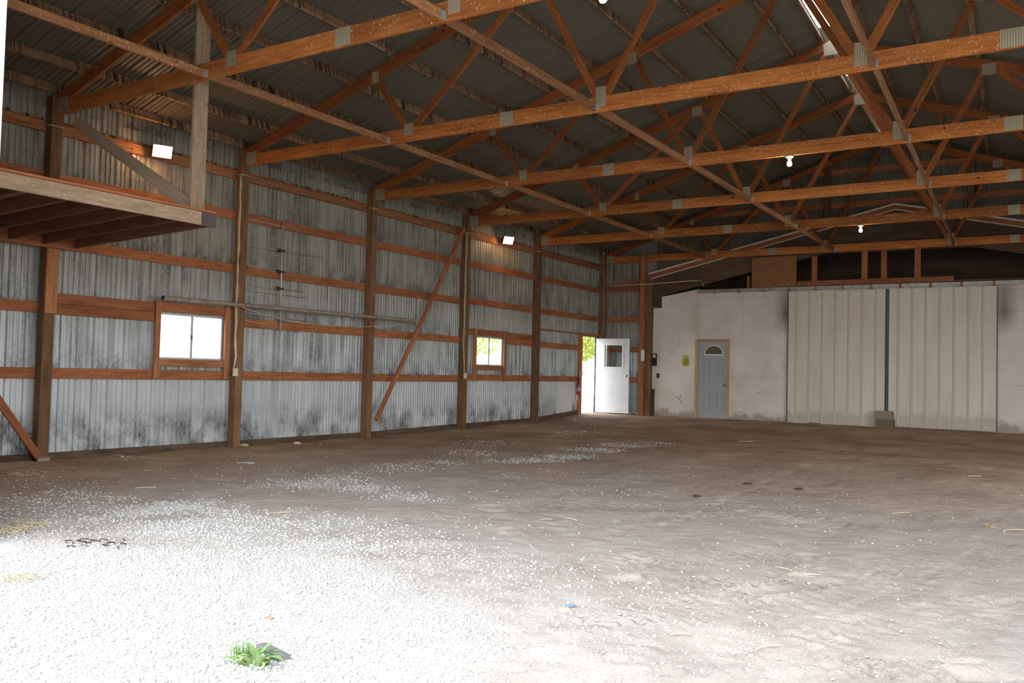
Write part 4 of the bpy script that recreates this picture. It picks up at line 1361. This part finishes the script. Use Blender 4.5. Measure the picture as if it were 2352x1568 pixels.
def stalk(u, v, ang, L, mat, lab, r=.0035, bend=.02):
    p = gp(u, v); d = np.array([math.cos(ang), math.sin(ang), 0]); s_ = np.array([-d[1], d[0], 0])
    pts = [p + d * L * (t - .5) + s_ * bend * math.sin(t * math.pi) + (0, 0, .008 + r) for t in np.linspace(0, 1, 6)]
    m = MB(); m.tube(pts, r, 5); T('straw_stalk', m, mat, lab, 'straw', 'straw stalks on the dirt')
for u, v, an, L, mat, lab in ((1842, 1318, .25, .28, 'straw_pale', 'long pale straw stalk right of the centre of the floor'), (1800, 1304, -1.0, .14, 'straw', 'short curved straw left of the long pale stalk'),
                              (2070, 1180, .4, .22, 'straw', 'golden straw on the dirt at the right, below the sliding doors'), (2238, 1098, .2, .2, 'straw_pale', 'pale straw far right near the sliding doors'),
                              (2338, 1221, .1, .25, 'straw', 'golden straw at the right edge of the photo'), (1310, 1192, -.9, .16, 'straw_pale', 'thin straw near the middle of the floor'),
                              (785, 1421, .4, .13, 'straw', 'short straw on the white gravel right of the weed'), (1560, 1458, .3, .1, 'straw', 'small straw on the tyre marked dirt at the bottom'),
                              (1712, 1022, .1, .3, 'straw_pale', 'pale straw in front of the partition'), (1765, 1488, .5, .16, 'straw', 'brown straw at the bottom right'),
                              (640, 1180, .6, .2, 'straw', 'straw lying on the gravel patch at the left'), (335, 1119, .4, .2, 'straw_pale', 'flat pale sliver on dirt at the left'),
                              (1255, 1193, .4, .12, 'straw', 'tiny straw left of the tyre marks')):
    stalk(u, v, an + YAW, L, M[mat], lab)
# straw tufts at the left edge
m = MB()
for (u, v, n) in ((30, 1222, 60), (70, 1208, 40), (40, 1330, 36), (300, 1052, 20), (60, 1090, 30)):
    for i in range(n):
        p = gp(u + rw.uniform(-40, 40), v + rw.uniform(-8, 8)); an = rw.uniform(0, 3.14); L = rw.uniform(.06, .2); d = np.array([math.cos(an), math.sin(an), 0])
        m.tube([p - d * L / 2 + (0, 0, .01), p + (0, 0, .012 + rw.random() * .03), p + d * L / 2 + (0, 0, .01)], .002, 4)
T('straw', m, M['straw'], 'loose straw tufts at the left edge of the floor', 'straw', kind='stuff')

def scrap(u, v, r, mat, name, lab, cat, flat=.35, seed=0):
    p = gp(u, v); rr = random.Random(seed)
    m = MB(); n = 9
    top = [p + (r * rr.uniform(.6, 1.2) * math.cos(6.283*i/n), r * rr.uniform(.6, 1.2) * math.sin(6.283*i/n), .004 + r * flat * rr.uniform(.3, 1)) for i in range(n)]
    bot = [np.array((q[0], q[1], p[2] - .004)) for q in top]
    c = p + (0, 0, r * flat)
    for i in range(n):
        j = (i + 1) % n
        m.face([top[i], top[j], c]); m.face([bot[i], bot[j], top[j], top[i]])
    T(name, m, mat, lab, cat)
scrap(2276, 1209, .05, M['deadleaf'], 'dead_leaf', 'curled dead leaf on the grey dirt at the right', 'leaf', .5, 1)
scrap(1718, 1112, .05, M['clod'], 'dirt_clod', 'dark clod on the dirt in the middle distance', 'clod', .35, 2)
scrap(1601, 1139, .05, M['clod'], 'dirt_clod', 'dark clod nearer the camera, left of the other clod', 'clod', .4, 3)
scrap(1836, 1124, .05, M['clod'], 'dirt_clod', 'small dark clod right of the other clods', 'clod', .3, 4)
scrap(563, 1063, .11, M['white'], 'paper_scrap', 'flat white scrap on dirt near the second post', 'scrap', .06, 5)
scrap(286, 1047, .06, M['white'], 'paper_scrap', 'small white scrap by the skirt board below the larger window', 'scrap', .3, 6)
scrap(296, 1049, .07, M['deadleaf'], 'dead_leaf', 'brown leaf by the skirt board below the larger window', 'leaf', .4, 7)
scrap(562, 1024, .07, M['straw'], 'wood_chip', 'tan chip at the foot of the second post', 'wood chip', .6, 8)
scrap(683, 1018, .06, M['straw'], 'wood_chip', 'tan chip at the wall between the second and third posts', 'wood chip', .6, 9)
scrap(772, 1004, .05, M['straw'], 'wood_chip', 'pointed tan chip left of the third post', 'wood chip', .9, 10)
scrap(1018, 988, .12, M['deadleaf'], 'dead_leaf', 'heap of orange leaves at the wall before the fourth post', 'leaf', .35, 11)
scrap(735, 1020, .05, simple('red_bit', (.4, .08, .05), .6), 'red_scrap', 'small red scrap at the left wall', 'scrap', .5, 12)
scrap(619, 1415, .028, M['deadleaf'], 'dead_leaf', 'tiny brown leaf on the white gravel above the weed', 'leaf', .4, 13)
scrap(1296, 1404, .03, M['straw'], 'wood_chip', 'small tan chip beside the blue wrapper', 'wood chip', .4, 14)
a = gp(1297, 1397); b = gp(1322, 1392)
m = MB(); m.beam(a + (0, 0, .012), b + (0, 0, .010), .02, .006, (0.2, 0, 1)); T('plastic_wrapper', m, M['wrapper'], 'small crumpled blue wrapper strip on the gravel', 'wrapper')
# black twiggy debris at the left
m = MB()
for i in range(26):
    p = gp(rw.uniform(150, 290), rw.uniform(1238, 1258)); an = rw.uniform(-.5, .9); L = rw.uniform(.03, .10); d = np.array([math.cos(an), math.sin(an), 0])
    m.tube([p - d * L / 2 + (0, 0, .004), p + (0, 0, .010), p + d * L / 2 + (0, 0, .005)], .0035, 5)
T('twigs', m, M['clod'], 'dark rotted twigs strewn on the gravel at the left', 'twigs', kind='stuff')

# ------------------------------------------------------------------ trees outside
def tree(x, y, h, cr, n, lab, seed):
    rr = random.Random(seed)
    root = empty('tree', (x, y, .08)); tag(root, lab, 'tree', 'trees outside the left wall')
    m = MB(); m.tube([(x, y, .0), (x + .1, y, h * .35), (x - .1, y + .1, h * .75)], [.18, .14, .05], 10); 
    for i in range(7):
        a = rr.random() * 6.28; zz_ = h * rr.uniform(.35, .6)
        m.tube([(x, y, zz_), (x + cr * .5 * math.cos(a), y + cr * .5 * math.sin(a), zz_ + cr * .4)], [.06, .02], 6)
    m.build('trunk', M['bark'], root)
    m = MB()
    for i in range(n):
        while True:
            q = np.array([rr.uniform(-1, 1) for _ in range(3)])
            if .25 < q @ q < 1: break
        c = np.array([x, y, h * .68]) + q * np.array([cr, cr, h * .34])
        if c[2] < .6: c[2] = .6 + rr.random()
        a = np.array([rr.gauss(0, 1) for _ in range(3)]); a /= np.linalg.norm(a)
        b = np.cross(a, [rr.gauss(0, 1) for _ in range(3)]); b /= np.linalg.norm(b)
        s_ = rr.uniform(.07, .13)
        m.face([c - a*s_, c + b*s_*.55, c + a*s_, c - b*s_*.55])
    m.build('foliage', M['treeleaf'], root)
q = on(1350, 800, 0, -9.0); tree(float(q[0]), float(q[1]) - 1.3, 5.4, 2.4, 7000, 'yellow green tree outside the open side door', 4)
q = on(1135, 800, 0, -12.0); tree(float(q[0]) - 3, float(q[1]) + 1.6, 5.2, 2.4, 2600, 'pale tree outside the smaller window', 5)

# ------------------------------------------------------------------ daylight
w = bpy.data.worlds.new('sky'); sc.world = w; w.use_nodes = True
nt = w.node_tree
bg = nt.nodes['Background']
tc = nt.nodes.new('ShaderNodeTexCoord'); sp = nt.nodes.new('ShaderNodeSeparateXYZ'); rp_ = nt.nodes.new('ShaderNodeValToRGB')
nt.links.new(tc.outputs['Generated'], sp.inputs[0]); nt.links.new(sp.outputs[2], rp_.inputs['Fac']); nt.links.new(rp_.outputs['Color'], bg.inputs['Color'])
e = rp_.color_ramp.elements
e[0].position, e[0].color = 0.0, (1.0, 1.0, .98, 1)
e[1].position, e[1].color = .6, (.80, .90, 1.0, 1)
bg.inputs['Strength'].default_value = 5.2

def portal(loc, rot, sx, sy):
    li = bpy.data.lights.new('daylight_portal', 'AREA'); li.shape = 'RECTANGLE'; li.size = sx; li.size_y = sy
    li.cycles.is_portal = True
    o = bpy.data.objects.new('daylight_portal', li); COL.objects.link(o); o.location = loc; o.rotation_euler = rot
portal(((XJ + 14.9) / 2, YF - .05, 2.25), (math.pi/2, 0, 0), 14.9 - XJ, 4.5)
portal((15.70, (ADDED_OPENING[0] + ADDED_OPENING[1]) / 2, 1.75), (math.pi/2, 0, math.pi/2), ADDED_OPENING[1] - ADDED_OPENING[0], 3.5)

vs = sc.view_settings
sc.display_settings.display_device = 'sRGB'
vs.view_transform = 'Standard'; vs.look = 'None'; vs.gamma = 1.0; vs.use_curve_mapping = False
vs.exposure = 0.15
cy = sc.cycles
cy.max_bounces = 9; cy.diffuse_bounces = 6; cy.glossy_bounces = 3; cy.transparent_max_bounces = 8
cy.use_denoising = True
try: cy.denoiser = 'OPENIMAGEDENOISE'
except Exception: pass
cy.sample_clamp_indirect = 8.0
